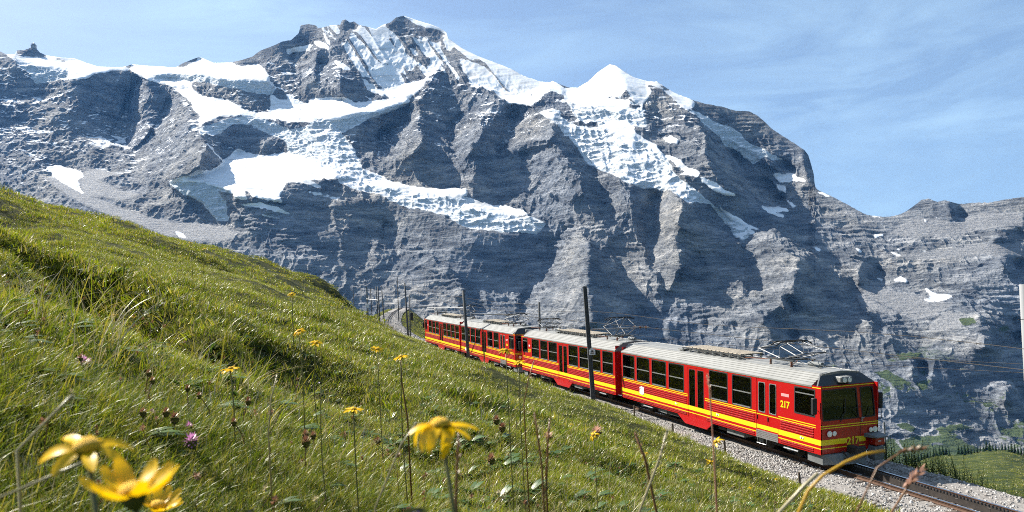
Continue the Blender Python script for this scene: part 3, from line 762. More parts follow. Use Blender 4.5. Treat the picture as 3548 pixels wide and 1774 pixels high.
def track_off(x, y):
    """signed offset from the track (far side positive), rail height there and length along it"""
    x = np.asarray(x, float).ravel(); y = np.asarray(y, float).ravel()
    d = np.empty(len(x)); zz = np.empty(len(x)); ss = np.empty(len(x))
    for i in range(0, len(x), 20000):
        xs, ys = x[i:i + 20000, None], y[i:i + 20000, None]
        d2 = (xs - _tpts[None, :, 0]) ** 2 + (ys - _tpts[None, :, 1]) ** 2
        k = d2.argmin(1)
        rx, ry = xs[:, 0] - _tpts[k, 0], ys[:, 0] - _tpts[k, 1]
        al = rx * _tt[k, 0] + ry * _tt[k, 1]
        sg = rx * _tn[k, 0] + ry * _tn[k, 1]
        d[i:i + 20000] = np.where(np.abs(al) > 3, np.sign(sg) * np.sqrt(d2[np.arange(len(k)), k]), sg)
        zz[i:i + 20000] = _tpts[k, 2] + al * _tt[k, 2]; ss[i:i + 20000] = _ts[k] + al
    return d, zz, ss

# ------------------------------------------------------------------ the hillside
_cp = []
for X, Y in ((0, 0), (-3, 1), (3, 1), (0, 4), (-4, 5), (4, 6), (-8, 10), (2, 12), (-3, 14), (-10, -4), (4, -6), (-6, -12), (-16, 4)):
    _cp.append((X, Y, -.78 - .415 * X - .035 * Y))
for s in np.arange(0, 24 + 64, 7.0):
    p, t, nn = track_at(s); q = p - nn * 3.6; _cp.append((q[0], q[1], q[2] - .36))
for s in (100, 112, 125, 138, 150, 163, 176, 190, 240):
    p, t, nn = track_at(s); q = p - nn * 4.6; _cp.append((q[0], q[1], q[2] + .2))
    if s < 180:
        q = p - nn * 9.5; _cp.append((q[0], q[1], q[2] + float(np.interp(s, [100, 150, 176], [3.2, 5.0, 5.4]))))
_crest = [(-250, 618, 46), (0, 694, 50), (200, 735, 54), (400, 786, 60), (600, 846, 70), (760, 864, 84), (900, 907, 100), (1000, 934, 112), (1140, 980, 130)]
for px, py, Y in _crest:
    p = at(px, py, Y); _cp.append(tuple(p))
    u, v = ray(px, py); _cp.append((float(u) * Y * 1.35, Y * 1.35, (float(v) - .035) * Y * 1.35))
for px, py, Y in ((500, 905, 36), (900, 990, 52), (150, 790, 26), (1150, 1060, 84)):
    _cp.append(tuple(at(px, py, Y)))
_cp = np.array(_cp, float)
def _tps_k(r2):
    return np.where(r2 > 1e-9, r2 * np.log(r2 + 1e-12) * .5, 0)
_S = 30.0
_X = _cp[:, :2] / _S
_K = _tps_k(((_X[:, None] - _X[None]) ** 2).sum(-1)) + np.eye(len(_X)) * 2e-3
_Pm = np.hstack([np.ones((len(_X), 1)), _X])
_A = np.block([[_K, _Pm], [_Pm.T, np.zeros((3, 3))]])
_w = np.linalg.solve(_A, np.concatenate([_cp[:, 2], np.zeros(3)]))

def _bank(x, y, a, b, h, wd):
    """a grassy step: ground drops by h to the right of the line a-b"""
    ax, ay = a; bx, by = b; L = math.hypot(bx - ax, by - ay); tx, ty = (bx - ax) / L, (by - ay) / L
    al = (x - ax) * tx + (y - ay) * ty; sd = (x - ax) * ty - (y - ay) * tx
    sd = sd + .5 * vnoise(x / 1.6, y / 1.6, x * 0 + 2)
    f = 1 / (1 + np.exp(np.clip(-sd / (wd * .28), -30, 30)))
    side = -f * np.exp(-np.clip(sd, 0, None) / (wd * 4.5))
    end = np.clip(al / (L * .22) + .15, 0, 1) * np.clip((L - al) / (L * .22) + .15, 0, 1)
    return h * side * end

BANKS = []
def hz(x, y):
    shp = np.shape(x)
    x = np.asarray(x, float).ravel(); y = np.asarray(y, float).ravel()
    z = np.empty(len(x))
    for i in range(0, len(x), 20000):
        q = np.stack([x[i:i + 20000], y[i:i + 20000]], -1) / _S
        z[i:i + 20000] = _tps_k(((q[:, None] - _X[None]) ** 2).sum(-1)) @ _w[:-3] + _w[-3] + q @ _w[-2:]
    d, zt, _ = track_off(x, y)
    r = np.hypot(x, y)
    o = x * 0
    far = np.clip(-(d + 3.5) / 6, 0, 1)
    lump = (.10 * fbm(x / .9, y / .9, o + 1, 2) * np.clip(r / 2 - .5, 0, 1) + .36 * fbm(x / 3.4, y / 3.4, o + 4, 3) * np.clip(r / 4 - .6, 0, 1)
            + .8 * fbm(x / 11, y / 11, o + 7, 2) * np.clip(r / 14 - .5, 0, 1))
    # cattle terraces further up the slope
    ter = .55 * np.clip(r / 26 - .7, 0, 1) * ridged((x + .3 * y) / 15 + 3, y / 7, o + 2, 2, .5)
    z = z + (lump + ter) * far
    for b in BANKS: z = z + _bank(x, y, *b)
    kf = np.clip((y - 172) / 60, 0, 1)
    z = z * (1 - kf) + (zt + .1 - .5 * np.clip(-d - 5, 0, None)) * kf
    prof = np.interp(d, [-3.7, -2.3, 2.6, 3.4, 5.5, 10, 22, 45, 90, 220], [-.42, -.34, -.34, -.7, -2.2, -6.4, -18, -44, -104, -290])
    bm = np.clip((d + 4.7) / 1.2, 0, 1); bm = bm * bm * (3 - 2 * bm)
    zr = zt + prof + np.clip((d - 3) / 4, 0, 1) * .35 * fbm(x / 4, y / 4, o + 9, 3)
    return (z * (1 - bm) + zr * bm).reshape(shp)

def ground_hit(px, py, y0=.3, y1=400.0):
    u, v = ray(px, py)
    Y = np.geomspace(y0, y1, 900)
    g = hz(Y * float(u), Y) - Y * float(v)
    k = np.argmax(g > 0)
    if not (g > 0).any(): return None
    a = Y[max(k - 1, 0)]; b = Y[k]
    for _ in range(12):
        m = (a + b) / 2
        if float(hz(np.array([m * float(u)]), np.array([m]))[0]) - m * float(v) > 0: b = m
        else: a = m
    return Vector((float(u) * b, b, float(v) * b))

_a = ground_hit(60, 735); _b = ground_hit(700, 1045)
BANKS.append(((_a.x, _a.y), (_b.x, _b.y), 1.2, 1.2))
_a = ground_hit(760, 1120); _b = ground_hit(1330, 1330)
BANKS.append(((_a.x, _a.y), (_b.x, _b.y), .55, .9))
_a = ground_hit(-100, 830); _b = ground_hit(420, 960)
BANKS.append(((_a.x, _a.y), (_b.x, _b.y), .8, .9))

_gth = np.linspace(-1.0, .95, 420); _grr = np.geomspace(.2, 440, 520)
_gT, _gR = np.meshgrid(_gth, _grr)
_gZ = hz(np.sin(_gT) * _gR, np.cos(_gT) * _gR)
def hzf(x, y):
    x = np.asarray(x, float); y = np.asarray(y, float)
    r = np.clip(np.hypot(x, y), .2, 439); th = np.clip(np.arctan2(x, y), -.999, .949)
    gi = np.log(r / .2) / np.log(440 / .2) * 519; gj = (th + 1.0) / 1.95 * 419
    i = np.clip(gi.astype(int), 0, 518); j = np.clip(gj.astype(int), 0, 418); fi = gi - i; fj = gj - j
    return (_gZ[i, j] * (1 - fj) + _gZ[i, j + 1] * fj) * (1 - fi) + (_gZ[i + 1, j] * (1 - fj) + _gZ[i + 1, j + 1] * fj) * fi

def build_hillside():
    th = np.linspace(-.92, .86, 330)
    rr = np.geomspace(.22, 430, 330)
    TH, RR = np.meshgrid(th, rr)
    x, y = np.sin(TH) * RR, np.cos(TH) * RR
    # behind the camera the slope simply goes on
    z = hzf(x, y)
    V = np.stack([x, y, z], -1)
    F = grid_faces(len(rr), len(th))[:, ::-1]
    me = mesh_np('hillside', V.reshape(-1, 3), F, True)
    return me

def soil_material():
    m, n, l = new_mat('turf_soil')
    out = n.new('ShaderNodeOutputMaterial'); p = n.new('ShaderNodeBsdfPrincipled'); p.inputs['Roughness'].default_value = .95; p.inputs['Specular IOR Level'].default_value = .1
    g = n.new('ShaderNodeNewGeometry')
    a = N(n, 'ShaderNodeTexNoise', Scale=.35, Detail=6.0, Roughness=.65); l.new(g.outputs['Position'], a.inputs['Vector'])
    b = N(n, 'ShaderNodeTexNoise', Scale=9.0, Detail=5.0, Roughness=.7); l.new(g.outputs['Position'], b.inputs['Vector'])
    r = n.new('ShaderNodeValToRGB'); e = r.color_ramp.elements
    e[0].position = .35; e[0].color = (.022, .034, .008, 1); e[1].position = .7; e[1].color = (.075, .075, .026, 1)
    l.new(a.outputs['Fac'], r.inputs['Fac'])
    r2 = n.new('ShaderNodeValToRGB'); e = r2.color_ramp.elements
    e[0].position = .35; e[0].color = (.45, .45, .42, 1); e[1].position = .65; e[1].color = (1.25, 1.25, 1.15, 1)
    l.new(b.outputs['Fac'], r2.inputs['Fac'])
    mi = n.new('ShaderNodeMix'); mi.data_type = 'RGBA'; mi.blend_type = 'MULTIPLY'; mi.inputs['Factor'].default_value = 1
    l.new(r.outputs['Color'], mi.inputs['A']); l.new(r2.outputs['Color'], mi.inputs['B']); l.new(mi.outputs['Result'], p.inputs['Base Color'])
    bp = N(n, 'ShaderNodeBump', Strength=.8, Distance=.15); l.new(b.outputs['Fac'], bp.inputs['Height']); l.new(bp.outputs['Normal'], p.inputs['Normal'])
    l.new(p.outputs['BSDF'], out.inputs['Surface'])
    return m
M_SOIL = soil_material()
hillside = obj('hillside', build_hillside(), M_SOIL)
tag(hillside, 'steep alpine meadow falling from left to the railway', 'hillside', kind='structure')

# meadow shelf in the valley on the right, with the spruces along its edge
def build_shelf():
    cols = np.linspace(2500, 3900, 130); rows = np.linspace(0, 1, 70)
    P = []
    for t in rows:
        Y = 230 + (1000 - 230) * t
        px = cols; u, _ = ray(px, 1640 + 0 * px)
        crest = 1588 + 14 * np.sin(px / 95.0) + 10 * np.sin(px / 41.0 + 1) - 16 * np.exp(-((px - 3390) / 90) ** 2)
        py = np.interp(t, [0, .35, .8, 1], [0, 1, 2, 3])
        low = 1745 - (px - 2900) * .02
        yy = np.where(py < 2, low + (crest - low) * (1 - (1 - py / 2) ** 1.5), crest + (py - 2) * 26)
        _, v = ray(px, yy)
        x = u * Y; z = v * Y + 1.6 * fbm(x / 45, Y / 45 + 0 * x, 0 * x, 3)
        P.append(np.stack([x, np.full_like(x, Y), z], -1))
    return np.array(P)
_shelf = build_shelf()
shelf = obj('valley_meadow', mesh_np('valley_meadow', _shelf.reshape(-1, 3), grid_faces(*_shelf.shape[:2])[:, ::-1], True), None)
def meadow_far_material():
    m, n, l = new_mat('valley_turf')
    out = n.new('ShaderNodeOutputMaterial'); p = n.new('ShaderNodeBsdfPrincipled'); p.inputs['Roughness'].default_value = .9; p.inputs['Specular IOR Level'].default_value = .1
    g = n.new('ShaderNodeNewGeometry')
    a = N(n, 'ShaderNodeTexNoise', Scale=.05, Detail=10.0, Roughness=.78); l.new(g.outputs['Position'], a.inputs['Vector'])
    r = n.new('ShaderNodeValToRGB'); e = r.color_ramp.elements
    e[0].position = .36; e[0].color = (.010, .020, .006, 1); e[1].position = .62; e[1].color = (.075, .085, .024, 1)
    x = e.new(.5); x.color = (.040, .054, .015, 1)
    l.new(a.outputs['Fac'], r.inputs['Fac']); l.new(r.outputs['Color'], p.inputs['Base Color'])
    bp = N(n, 'ShaderNodeBump', Strength=.9, Distance=3.0); l.new(a.outputs['Fac'], bp.inputs['Height']); l.new(bp.outputs['Normal'], p.inputs['Normal'])
    l.new(p.outputs['BSDF'], out.inputs['Surface'])
    return m
shelf.data.materials.append(meadow_far_material())
tag(shelf, 'bumpy green pasture shelf below the railway on the right', 'pasture', kind='structure')
# ------------------------------------------------------------------ scattering (one object, many small instances)
def scatter_tree(coll):
    ng = bpy.data.node_groups.new('scatter', 'GeometryNodeTree')
    ng.interface.new_socket('Geometry', in_out='INPUT', socket_type='NodeSocketGeometry')
    ng.interface.new_socket('Geometry', in_out='OUTPUT', socket_type='NodeSocketGeometry')
    n, l = ng.nodes, ng.links
    gi = n.new('NodeGroupInput'); go = n.new('NodeGroupOutput')
    iop = n.new('GeometryNodeInstanceOnPoints'); ci = n.new('GeometryNodeCollectionInfo')
    ci.inputs['Collection'].default_value = coll
    ci.inputs['Separate Children'].default_value = True
    ci.inputs['Reset Children'].default_value = True
    def na(name, typ):
        a = n.new('GeometryNodeInputNamedAttribute'); a.data_type = typ; a.inputs['Name'].default_value = name
        return a.outputs['Attribute']
    e2r = n.new('FunctionNodeEulerToRotation')
    l.new(na('rot', 'FLOAT_VECTOR'), e2r.inputs[0])
    l.new(gi.outputs[0], iop.inputs['Points']); l.new(ci.outputs[0], iop.inputs['Instance'])
    iop.inputs['Pick Instance'].default_value = True
    l.new(na('idx', 'INT'), iop.inputs['Instance Index'])
    l.new(e2r.outputs[0], iop.inputs['Rotation'])
    l.new(na('scl', 'FLOAT_VECTOR'), iop.inputs['Scale'])
    l.new(iop.outputs[0], go.inputs[0])
    return ng

def scatter(name, protos, P, rot, scl, idx):
    """protos: list of meshes with their materials"""
    coll = bpy.data.collections.new(name + '_kinds')
    for i, me in enumerate(protos):
        o = bpy.data.objects.new('%s_kind_%02d' % (name, i), me); coll.objects.link(o)
    me = bpy.data.meshes.new(name)
    P = np.asarray(P, np.float32)
    me.vertices.add(len(P)); me.vertices.foreach_set('co', P.ravel())
    a = me.attributes.new('rot', 'FLOAT_VECTOR', 'POINT'); a.data.foreach_set('vector', np.asarray(rot, np.float32).ravel())
    scl = np.asarray(scl, np.float32)
    if scl.ndim == 1: scl = np.repeat(scl[:, None], 3, 1)
    a = me.attributes.new('scl', 'FLOAT_VECTOR', 'POINT'); a.data.foreach_set('vector', scl.ravel())
    a = me.attributes.new('idx', 'INT', 'POINT'); a.data.foreach_set('value', np.asarray(idx, np.int32))
    o = bpy.data.objects.new(name, me); C.objects.link(o)
    md = o.modifiers.new('scatter', 'NODES'); md.node_group = scatter_tree(coll)
    return o

def leaf_mat(name, c0, c1, trans=.45, gloss=.03, patch=.5, rough=.38):
    """blade or petal: diffuse, light shining through, a little sheen; colour varies by plant and by patch"""
    m, n, l = new_mat(name)
    out = n.new('ShaderNodeOutputMaterial')
    oi = n.new('ShaderNodeObjectInfo'); g = n.new('ShaderNodeNewGeometry')
    nz = N(n, 'ShaderNodeTexNoise', Scale=patch, Detail=4.0, Roughness=.6); l.new(g.outputs['Position'], nz.inputs['Vector'])
    ma = n.new('ShaderNodeMath'); ma.operation = 'MULTIPLY_ADD'; ma.inputs[1].default_value = .5; l.new(oi.outputs['Random'], ma.inputs[0])
    mr = n.new('ShaderNodeMapRange'); mr.inputs['From Min'].default_value = .35; mr.inputs['From Max'].default_value = .65; mr.inputs['To Max'].default_value = .5; l.new(nz.outputs['Fac'], mr.inputs['Value'])
    l.new(mr.outputs['Result'], ma.inputs[2])
    mi = n.new('ShaderNodeMix'); mi.data_type = 'RGBA'; mi.inputs['A'].default_value = (*c0, 1); mi.inputs['B'].default_value = (*c1, 1)
    l.new(ma.outputs[0], mi.inputs['Factor'])
    d = n.new('ShaderNodeBsdfDiffuse'); t = n.new('ShaderNodeBsdfTranslucent'); gl = n.new('ShaderNodeBsdfGlossy'); gl.inputs['Roughness'].default_value = rough
    gl.inputs['Color'].default_value = (.9, .9, .85, 1)
    l.new(mi.outputs['Result'], d.inputs['Color']); l.new(mi.outputs['Result'], t.inputs['Color'])
    m1 = n.new('ShaderNodeMixShader'); m1.inputs[0].default_value = trans; l.new(d.outputs[0], m1.inputs[1]); l.new(t.outputs[0], m1.inputs[2])
    m2 = n.new('ShaderNodeMixShader'); m2.inputs[0].default_value = gloss; l.new(m1.outputs[0], m2.inputs[1]); l.new(gl.outputs[0], m2.inputs[2])
    l.new(m2.outputs[0], out.inputs['Surface'])
    return m

M_GRASS = leaf_mat('grass_blade', (.05, .10, .004), (.28, .32, .010))
M_GRASS2 = leaf_mat('grass_blade_yellow', (.20, .19, .014), (.40, .33, .05))
M_STRAW = leaf_mat('grass_straw', (.30, .25, .12), (.50, .43, .26), .3, .08)
M_HERB = leaf_mat('herb_leaf', (.03, .07, .012), (.07, .14, .02), .35, .1)
M_BROWN = leaf_mat('withered_stalk', (.12, .05, .02), (.24, .12, .05), .2, .05)

def blades(rg, n, rad, hmin, hmax, wid, bend, segs=3, lean=(0, 0), straw=.1, yellow=.25):
    """a tuft of curved tapering blades as one mesh with several materials"""
    V = []; F = []; MI = []
    for _ in range(n):
        a = rg.uniform(0, 2 * math.pi); r0 = rad * math.sqrt(rg.uniform()); bx, by = r0 * math.cos(a), r0 * math.sin(a)
        h = rg.uniform(hmin, hmax); w = wid * rg.uniform(.6, 1.25)
        da = rg.uniform(0, 2 * math.pi); b = bend * rg.uniform(.3, 1.3)
        dx, dy = math.cos(da) * b + lean[0], math.sin(da) * b + lean[1]
        pa = da + math.pi / 2 + rg.uniform(-.6, .6); ox, oy = math.cos(pa) * w / 2, math.sin(pa) * w / 2
        i0 = len(V)
        for s in range(segs):
            t = s / segs; c = t * t
            x, y, z = bx + dx * h * c, by + dy * h * c, h * (t - .35 * t * t * min(1, math.hypot(dx, dy)))
            k = 1 - .75 * t ** 1.6
            V += [(x - ox * k, y - oy * k, z), (x + ox * k, y + oy * k, z)]
        V.append((bx + dx * h, by + dy * h, h * (1 - .35 * min(1, math.hypot(dx, dy)))))
        q = rg.uniform(); mi = 2 if q < straw else (1 if q < straw + yellow else 0)
        for s in range(segs - 1):
            j = i0 + 2 * s
            F.append((j, j + 1, j + 3, j + 2)); MI.append(mi)
        j = i0 + 2 * (segs - 1); F.append((j, j + 1, j + 2)); MI.append(mi)
    me = bpy.data.meshes.new('grass_tuft'); me.from_pydata(V, [], F)
    for m in (M_GRASS, M_GRASS2, M_STRAW): me.materials.append(m)
    me.polygons.foreach_set('material_index', MI)
    me.polygons.foreach_set('use_smooth', [True] * len(F))
    me.update()
    return me

def herb_tuft(rg, n, size):
    """broad low leaves between the grass"""
    V = []; F = []
    for _ in range(n):
        a = rg.uniform(0, 6.283); L = size * rg.uniform(.6, 1.2); w = L * rg.uniform(.22, .34); up = rg.uniform(.3, 1.1)
        ca, sa = math.cos(a), math.sin(a); i0 = len(V); r0 = size * .2 * rg.uniform()
        for t, k in ((0, .15), (.35, 1), (.7, .8)):
            d = r0 + L * t; z = L * (up * t - .5 * t * t)
            V += [(ca * d - sa * w * k / 2, sa * d + ca * w * k / 2, z), (ca * d + sa * w * k / 2, sa * d - ca * w * k / 2, z)]
        V.append((ca * (r0 + L), sa * (r0 + L), L * (up - .5)))
        F += [(i0, i0 + 1, i0 + 3, i0 + 2), (i0 + 2, i0 + 3, i0 + 5, i0 + 4), (i0 + 4, i0 + 5, i0 + 6)]
    me = bpy.data.meshes.new('herb'); me.from_pydata(V, [], F); me.materials.append(M_HERB)
    me.polygons.foreach_set('use_smooth', [True] * len(F)); me.update()
    return me

def ground_normal_rot(x, y, rg, amount=.6):
    e = .15
    zx = (hzf(x + e, y) - hzf(x - e, y)) / (2 * e); zy = (hzf(x, y + e) - hzf(x, y - e)) / (2 * e)
    rx = np.arctan(zy) * amount; ry = -np.arctan(zx) * amount
    return rx, ry

def meadow_points(rg, n, r0, r1, tmin=-.80, tmax=.80, power=0.0, dmax=-3.3):
    """points on the meadow, even in bearing, spread along the distance"""
    th = rg.uniform(tmin, tmax, n); t = rg.uniform(0, 1, n)
    r = np.exp(np.log(r0) + t * np.log(r1 / r0)) if power == 0 else (r0 ** power + t * (r1 ** power - r0 ** power)) ** (1 / power)
    x, y = np.sin(th) * r, np.cos(th) * r
    d, _, s = track_off(x, y)
    k = d < dmax + .5 * vnoise(x / 1.1, y / 1.1, x * 0)
    return x[k], y[k]

rg = np.random.default_rng(21)
LEAN = (.10, -.05)
g_near = [blades(rg, 38, .05, .04, .13, .0032, .7, 4, LEAN, .10, .22) for _ in range(6)]
g_mid = [blades(rg, 60, .13, .045, .15, .0052, .75, 3, LEAN, .14, .28) for _ in range(6)]
g_far = [blades(rg, 90, .34, .05, .16, .012, .7, 2, LEAN, .12, .30) for _ in range(6)]
g_long = [blades(rg, 26, .06, .18, .42, .0050, .75, 5, LEAN, .30, .30) for _ in range(4)]
g_herb = [herb_tuft(rg, 9, .055), herb_tuft(rg, 14, .075), herb_tuft(rg, 20, .10)]
g_vfar = [blades(rg, 90, .8, .08, .24, .035, .6, 2, LEAN, .10, .32) for _ in range(4)]
PRO = g_near + g_mid + g_far + g_long + g_herb + g_vfar

def lay(parts):
    P, Rr, S, I = [], [], [], []
    for (x, y), ids, s0, s1, sink in parts:
        n = len(x); z = hzf(x, y) - sink
        rx, ry = ground_normal_rot(x, y, rg)
        P.append(np.stack([x, y, z], -1)); Rr.append(np.stack([rx, ry, rg.uniform(-.9, .9, n)], -1))
        sc_ = rg.uniform(s0, s1, n) * (1 + .55 * fbm(x / 2.3, y / 2.3, x * 0 + 5, 2))
        S.append(sc_); I.append(rg.choice(ids, n))
    return np.concatenate(P), np.concatenate(Rr), np.concatenate(S), np.concatenate(I)
iN, iM, iF, iL, iH, iV = range(0, 6), range(6, 12), range(12, 18), range(18, 22), range(22, 25), range(25, 29)
P_, R_, S_, I_ = lay([
    (meadow_points(rg, 24000, .42, 3.6, power=1.2), list(iN), .6, 1.15, .01),
    (meadow_points(rg, 22000, 2.2, 13, power=1.3), list(iM), .5, .85, .02),
    (meadow_points(rg, 34000, 9, 50, power=1.25), list(iF), .55, 1.1, .03),
    (meadow_points(rg, 18000, 38, 190, tmax=.3, power=1.3), list(iV), .6, 1.15, .04),
    (meadow_points(rg, 260, .9, 9, power=1.0), list(iL), .6, 1.1, .01),
    (meadow_points(rg, 5200, .6, 15, power=1.15), list(iH), .6, 1.35, .0)])
grass = scatter('meadow_grass', PRO, P_, R_, S_, I_)
tag(grass, 'short green and straw coloured alpine grass covering the slope', 'grass', kind='stuff')
# coarse growth on the bank beyond the track and along the far cutting
def bank_points(rg, n, s0, s1, d0, d1):
    s = rg.uniform(s0, s1, n); d = rg.uniform(d0, d1, n); p, t, nn = track_at(s)
    q = p + nn * d[:, None]
    return q[:, 0], q[:, 1]
P_, R_, S_, I_ = lay([
    (bank_points(rg, 2600, 0, 30, 3.2, 9.0), list(iF), .4, .9, .02), (bank_points(rg, 2500, 0, 30, 3.0, 7.0), list(iM), .6, 1.4, .02),
    (bank_points(rg, 2600, 85, 340, 3.5, 26.0), list(iV), .5, 1.1, .04), (bank_points(rg, 1200, 85, 340, -12.0, -3.3), list(iV), .5, .9, .04)])
bank_grass = scatter('bank_grass', PRO, P_, R_, S_, I_)
tag(bank_grass, 'coarse grass on the bank beyond the track', 'grass', kind='stuff')
# ------------------------------------------------------------------ mesh building kit
class MB:
    def __init__(self):
        self.v = []; self.f = []; self.m = []
    def add(self, v, f, mi=0):
        o = len(self.v); self.v += [tuple(p) for p in v]
        self.f += [tuple(i + o for i in q) for q in f]; self.m += [mi] * len(f)
        return self
    def box(self, x0, x1, y0, y1, z0, z1, mi=0):
        v = [(x, y, z) for x in (x0, x1) for y in (y0, y1) for z in (z0, z1)]
        return self.add(v, [(0, 1, 3, 2), (4, 6, 7, 5), (0, 4, 5, 1), (2, 3, 7, 6), (0, 2, 6, 4), (1, 5, 7, 3)], mi)
    def bbox(self, x0, x1, y0, y1, z0, z1, b=.01, mi=0):
        """box with chamfered upright and lying edges"""
        pr = [(x0 + b, y0), (x1 - b, y0), (x1, y0 + b), (x1, y1 - b), (x1 - b, y1), (x0 + b, y1), (x0, y1 - b), (x0, y0 + b)]
        pi = [(x0 + 2 * b, y0 + b), (x1 - 2 * b, y0 + b), (x1 - b, y0 + 2 * b), (x1 - b, y1 - 2 * b), (x1 - 2 * b, y1 - b), (x0 + 2 * b, y1 - b), (x0 + b, y1 - 2 * b), (x0 + b, y0 + 2 * b)]
        v = [(x, y, z0) for x, y in pi] + [(x, y, z0 + b) for x, y in pr] + [(x, y, z1 - b) for x, y in pr] + [(x, y, z1) for x, y in pi]
        f = [tuple(range(7, -1, -1)), tuple(range(24, 32))]
        for k in range(3):
            for i in range(8):
                j = (i + 1) % 8; f.append((k * 8 + i, k * 8 + j, k * 8 + 8 + j, k * 8 + 8 + i))
        return self.add(v, f, mi)
    def tube(self, pts, r, n=6, mi=0, taper=None, cap=True):
        pts = [Vector(p) for p in pts]; o = len(self.v); k = len(pts)
        up = None
        for i, p in enumerate(pts):
            t = (pts[min(i + 1, k - 1)] - pts[max(i - 1, 0)]).normalized()
            if up is None:
                up = Vector((0, 0, 1)) if abs(t.z) < .9 else Vector((1, 0, 0))
            a = t.cross(up).normalized(); b = a.cross(t).normalized(); up = b
            rr = r if taper is None else r * (1 + (taper - 1) * i / (k - 1))
            for j in range(n):
                an = 2 * math.pi * j / n
                self.v.append(tuple(p + a * (rr * math.cos(an)) + b * (rr * math.sin(an))))
        for i in range(k - 1):
            for j in range(n):
                q = (j + 1) % n
                self.f.append((o + i * n + j, o + i * n + q, o + i * n + n + q, o + i * n + n + j)); self.m.append(mi)
        if cap:
            self.f.append(tuple(o + j for j in range(n - 1, -1, -1))); self.m.append(mi)
            self.f.append(tuple(o + (k - 1) * n + j for j in range(n))); self.m.append(mi)
        return self
    def prism(self, poly, axis, a0, a1, mi=0):
        """extrude a 2-D outline along x, y or z"""
        n = len(poly)
        def mk(p, a):
            return {'x': (a, p[0], p[1]), 'y': (p[0], a, p[1]), 'z': (p[0], p[1], a)}[axis]
        v = [mk(p, a0) for p in poly] + [mk(p, a1) for p in poly]
        f = [tuple(range(n - 1, -1, -1)), tuple(range(n, 2 * n))] + [(i, (i + 1) % n, n + (i + 1) % n, n + i) for i in range(n)]
        return self.add(v, f, mi)
    def disc(self, c, axis, r, th, n=16, mi=0):
        poly = [(math.cos(2 * math.pi * i / n) * r, math.sin(2 * math.pi * i / n) * r) for i in range(n)]
        if axis == 'x': return self.prism([(c[1] + a, c[2] + b) for a, b in poly], 'x', c[0] - th / 2, c[0] + th / 2, mi)
        if axis == 'y': return self.prism([(c[0] + a, c[2] + b) for a, b in poly], 'y', c[1] - th / 2, c[1] + th / 2, mi)
        return self.prism([(c[0] + a, c[1] + b) for a, b in poly], 'z', c[2] - th / 2, c[2] + th / 2, mi)
    def ring(self, x0, x1, z0, z1, wd, rad, y0, y1, mi=0, seg=4):
        """frame in the x-z plane with a rounded opening"""
        inn = []
        for cx, cz, a0 in ((x1 - wd - rad, z1 - wd - rad, 0), (x0 + wd + rad, z1 - wd - rad, 90), (x0 + wd + rad, z0 + wd + rad, 180), (x1 - wd - rad, z0 + wd + rad, 270)):
            for s in range(seg + 1):
                a = R(a0 + 90 * s / seg); inn.append((cx + rad * math.cos(a), cz + rad * math.sin(a)))
        n = len(inn); ro = min(rad * .7, .05); out = []
        for cx, cz, a0 in ((x1 - ro, z1 - ro, 0), (x0 + ro, z1 - ro, 90), (x0 + ro, z0 + ro, 180), (x1 - ro, z0 + ro, 270)):
            for s in range(seg + 1):
                a = R(a0 + 90 * s / seg); out.append((cx + ro * math.cos(a), cz + ro * math.sin(a)))
        v = [(p[0], y0, p[1]) for p in out] + [(p[0], y0, p[1]) for p in inn] + [(p[0], y1, p[1]) for p in out] + [(p[0], y1, p[1]) for p in inn]
        f = []
        for i in range(n):
            j = (i + 1) % n
            f += [(i, j, n + j, n + i), (2 * n + i, 3 * n + i, 3 * n + j, 2 * n + j), (i, 2 * n + i, 2 * n + j, j), (n + i, n + j, 3 * n + j, 3 * n + i)]
        return self.add(v, f, mi)
    def mesh(self, name, mats, smooth=False):
        me = bpy.data.meshes.new(name); me.from_pydata(self.v, [], self.f)
        for m in (mats if isinstance(mats, (list, tuple)) else [mats]): me.materials.append(m)
        me.polygons.foreach_set('material_index', self.m)
        me.polygons.foreach_set('use_smooth', [bool(smooth)] * len(self.f))
        me.update()
        bm = bmesh.new(); bm.from_mesh(me); bmesh.ops.recalc_face_normals(bm, faces=bm.faces); bm.to_mesh(me); bm.free()
        return me
    def build(self, name, mats, parent=None, smooth=False):
        return obj(name, self.mesh(name, mats, smooth), None, parent)

def copy_tree(o, parent=None, skip=()):
    c = o.copy(); C.objects.link(c); c.parent = parent
    for ch in list(o.children):
        if ch.name.split('.')[0] in skip: continue
        copy_tree(ch, c, skip)
    return c

def text_mesh(name, s, size, depth=.004, bold=0.0):
    cu = bpy.data.curves.new(name, 'FONT'); cu.body = s; cu.size = size; cu.extrude = depth; cu.offset = bold
    cu.align_x = 'CENTER'; cu.align_y = 'CENTER'; cu.resolution_u = 3
    o = bpy.data.objects.new(name, cu); C.objects.link(o)
    dg = bpy.context.evaluated_depsgraph_get()
    me = bpy.data.meshes.new_from_object(o.evaluated_get(dg))
    bpy.data.objects.remove(o); bpy.data.curves.remove(cu)
    me.name = name
    return me
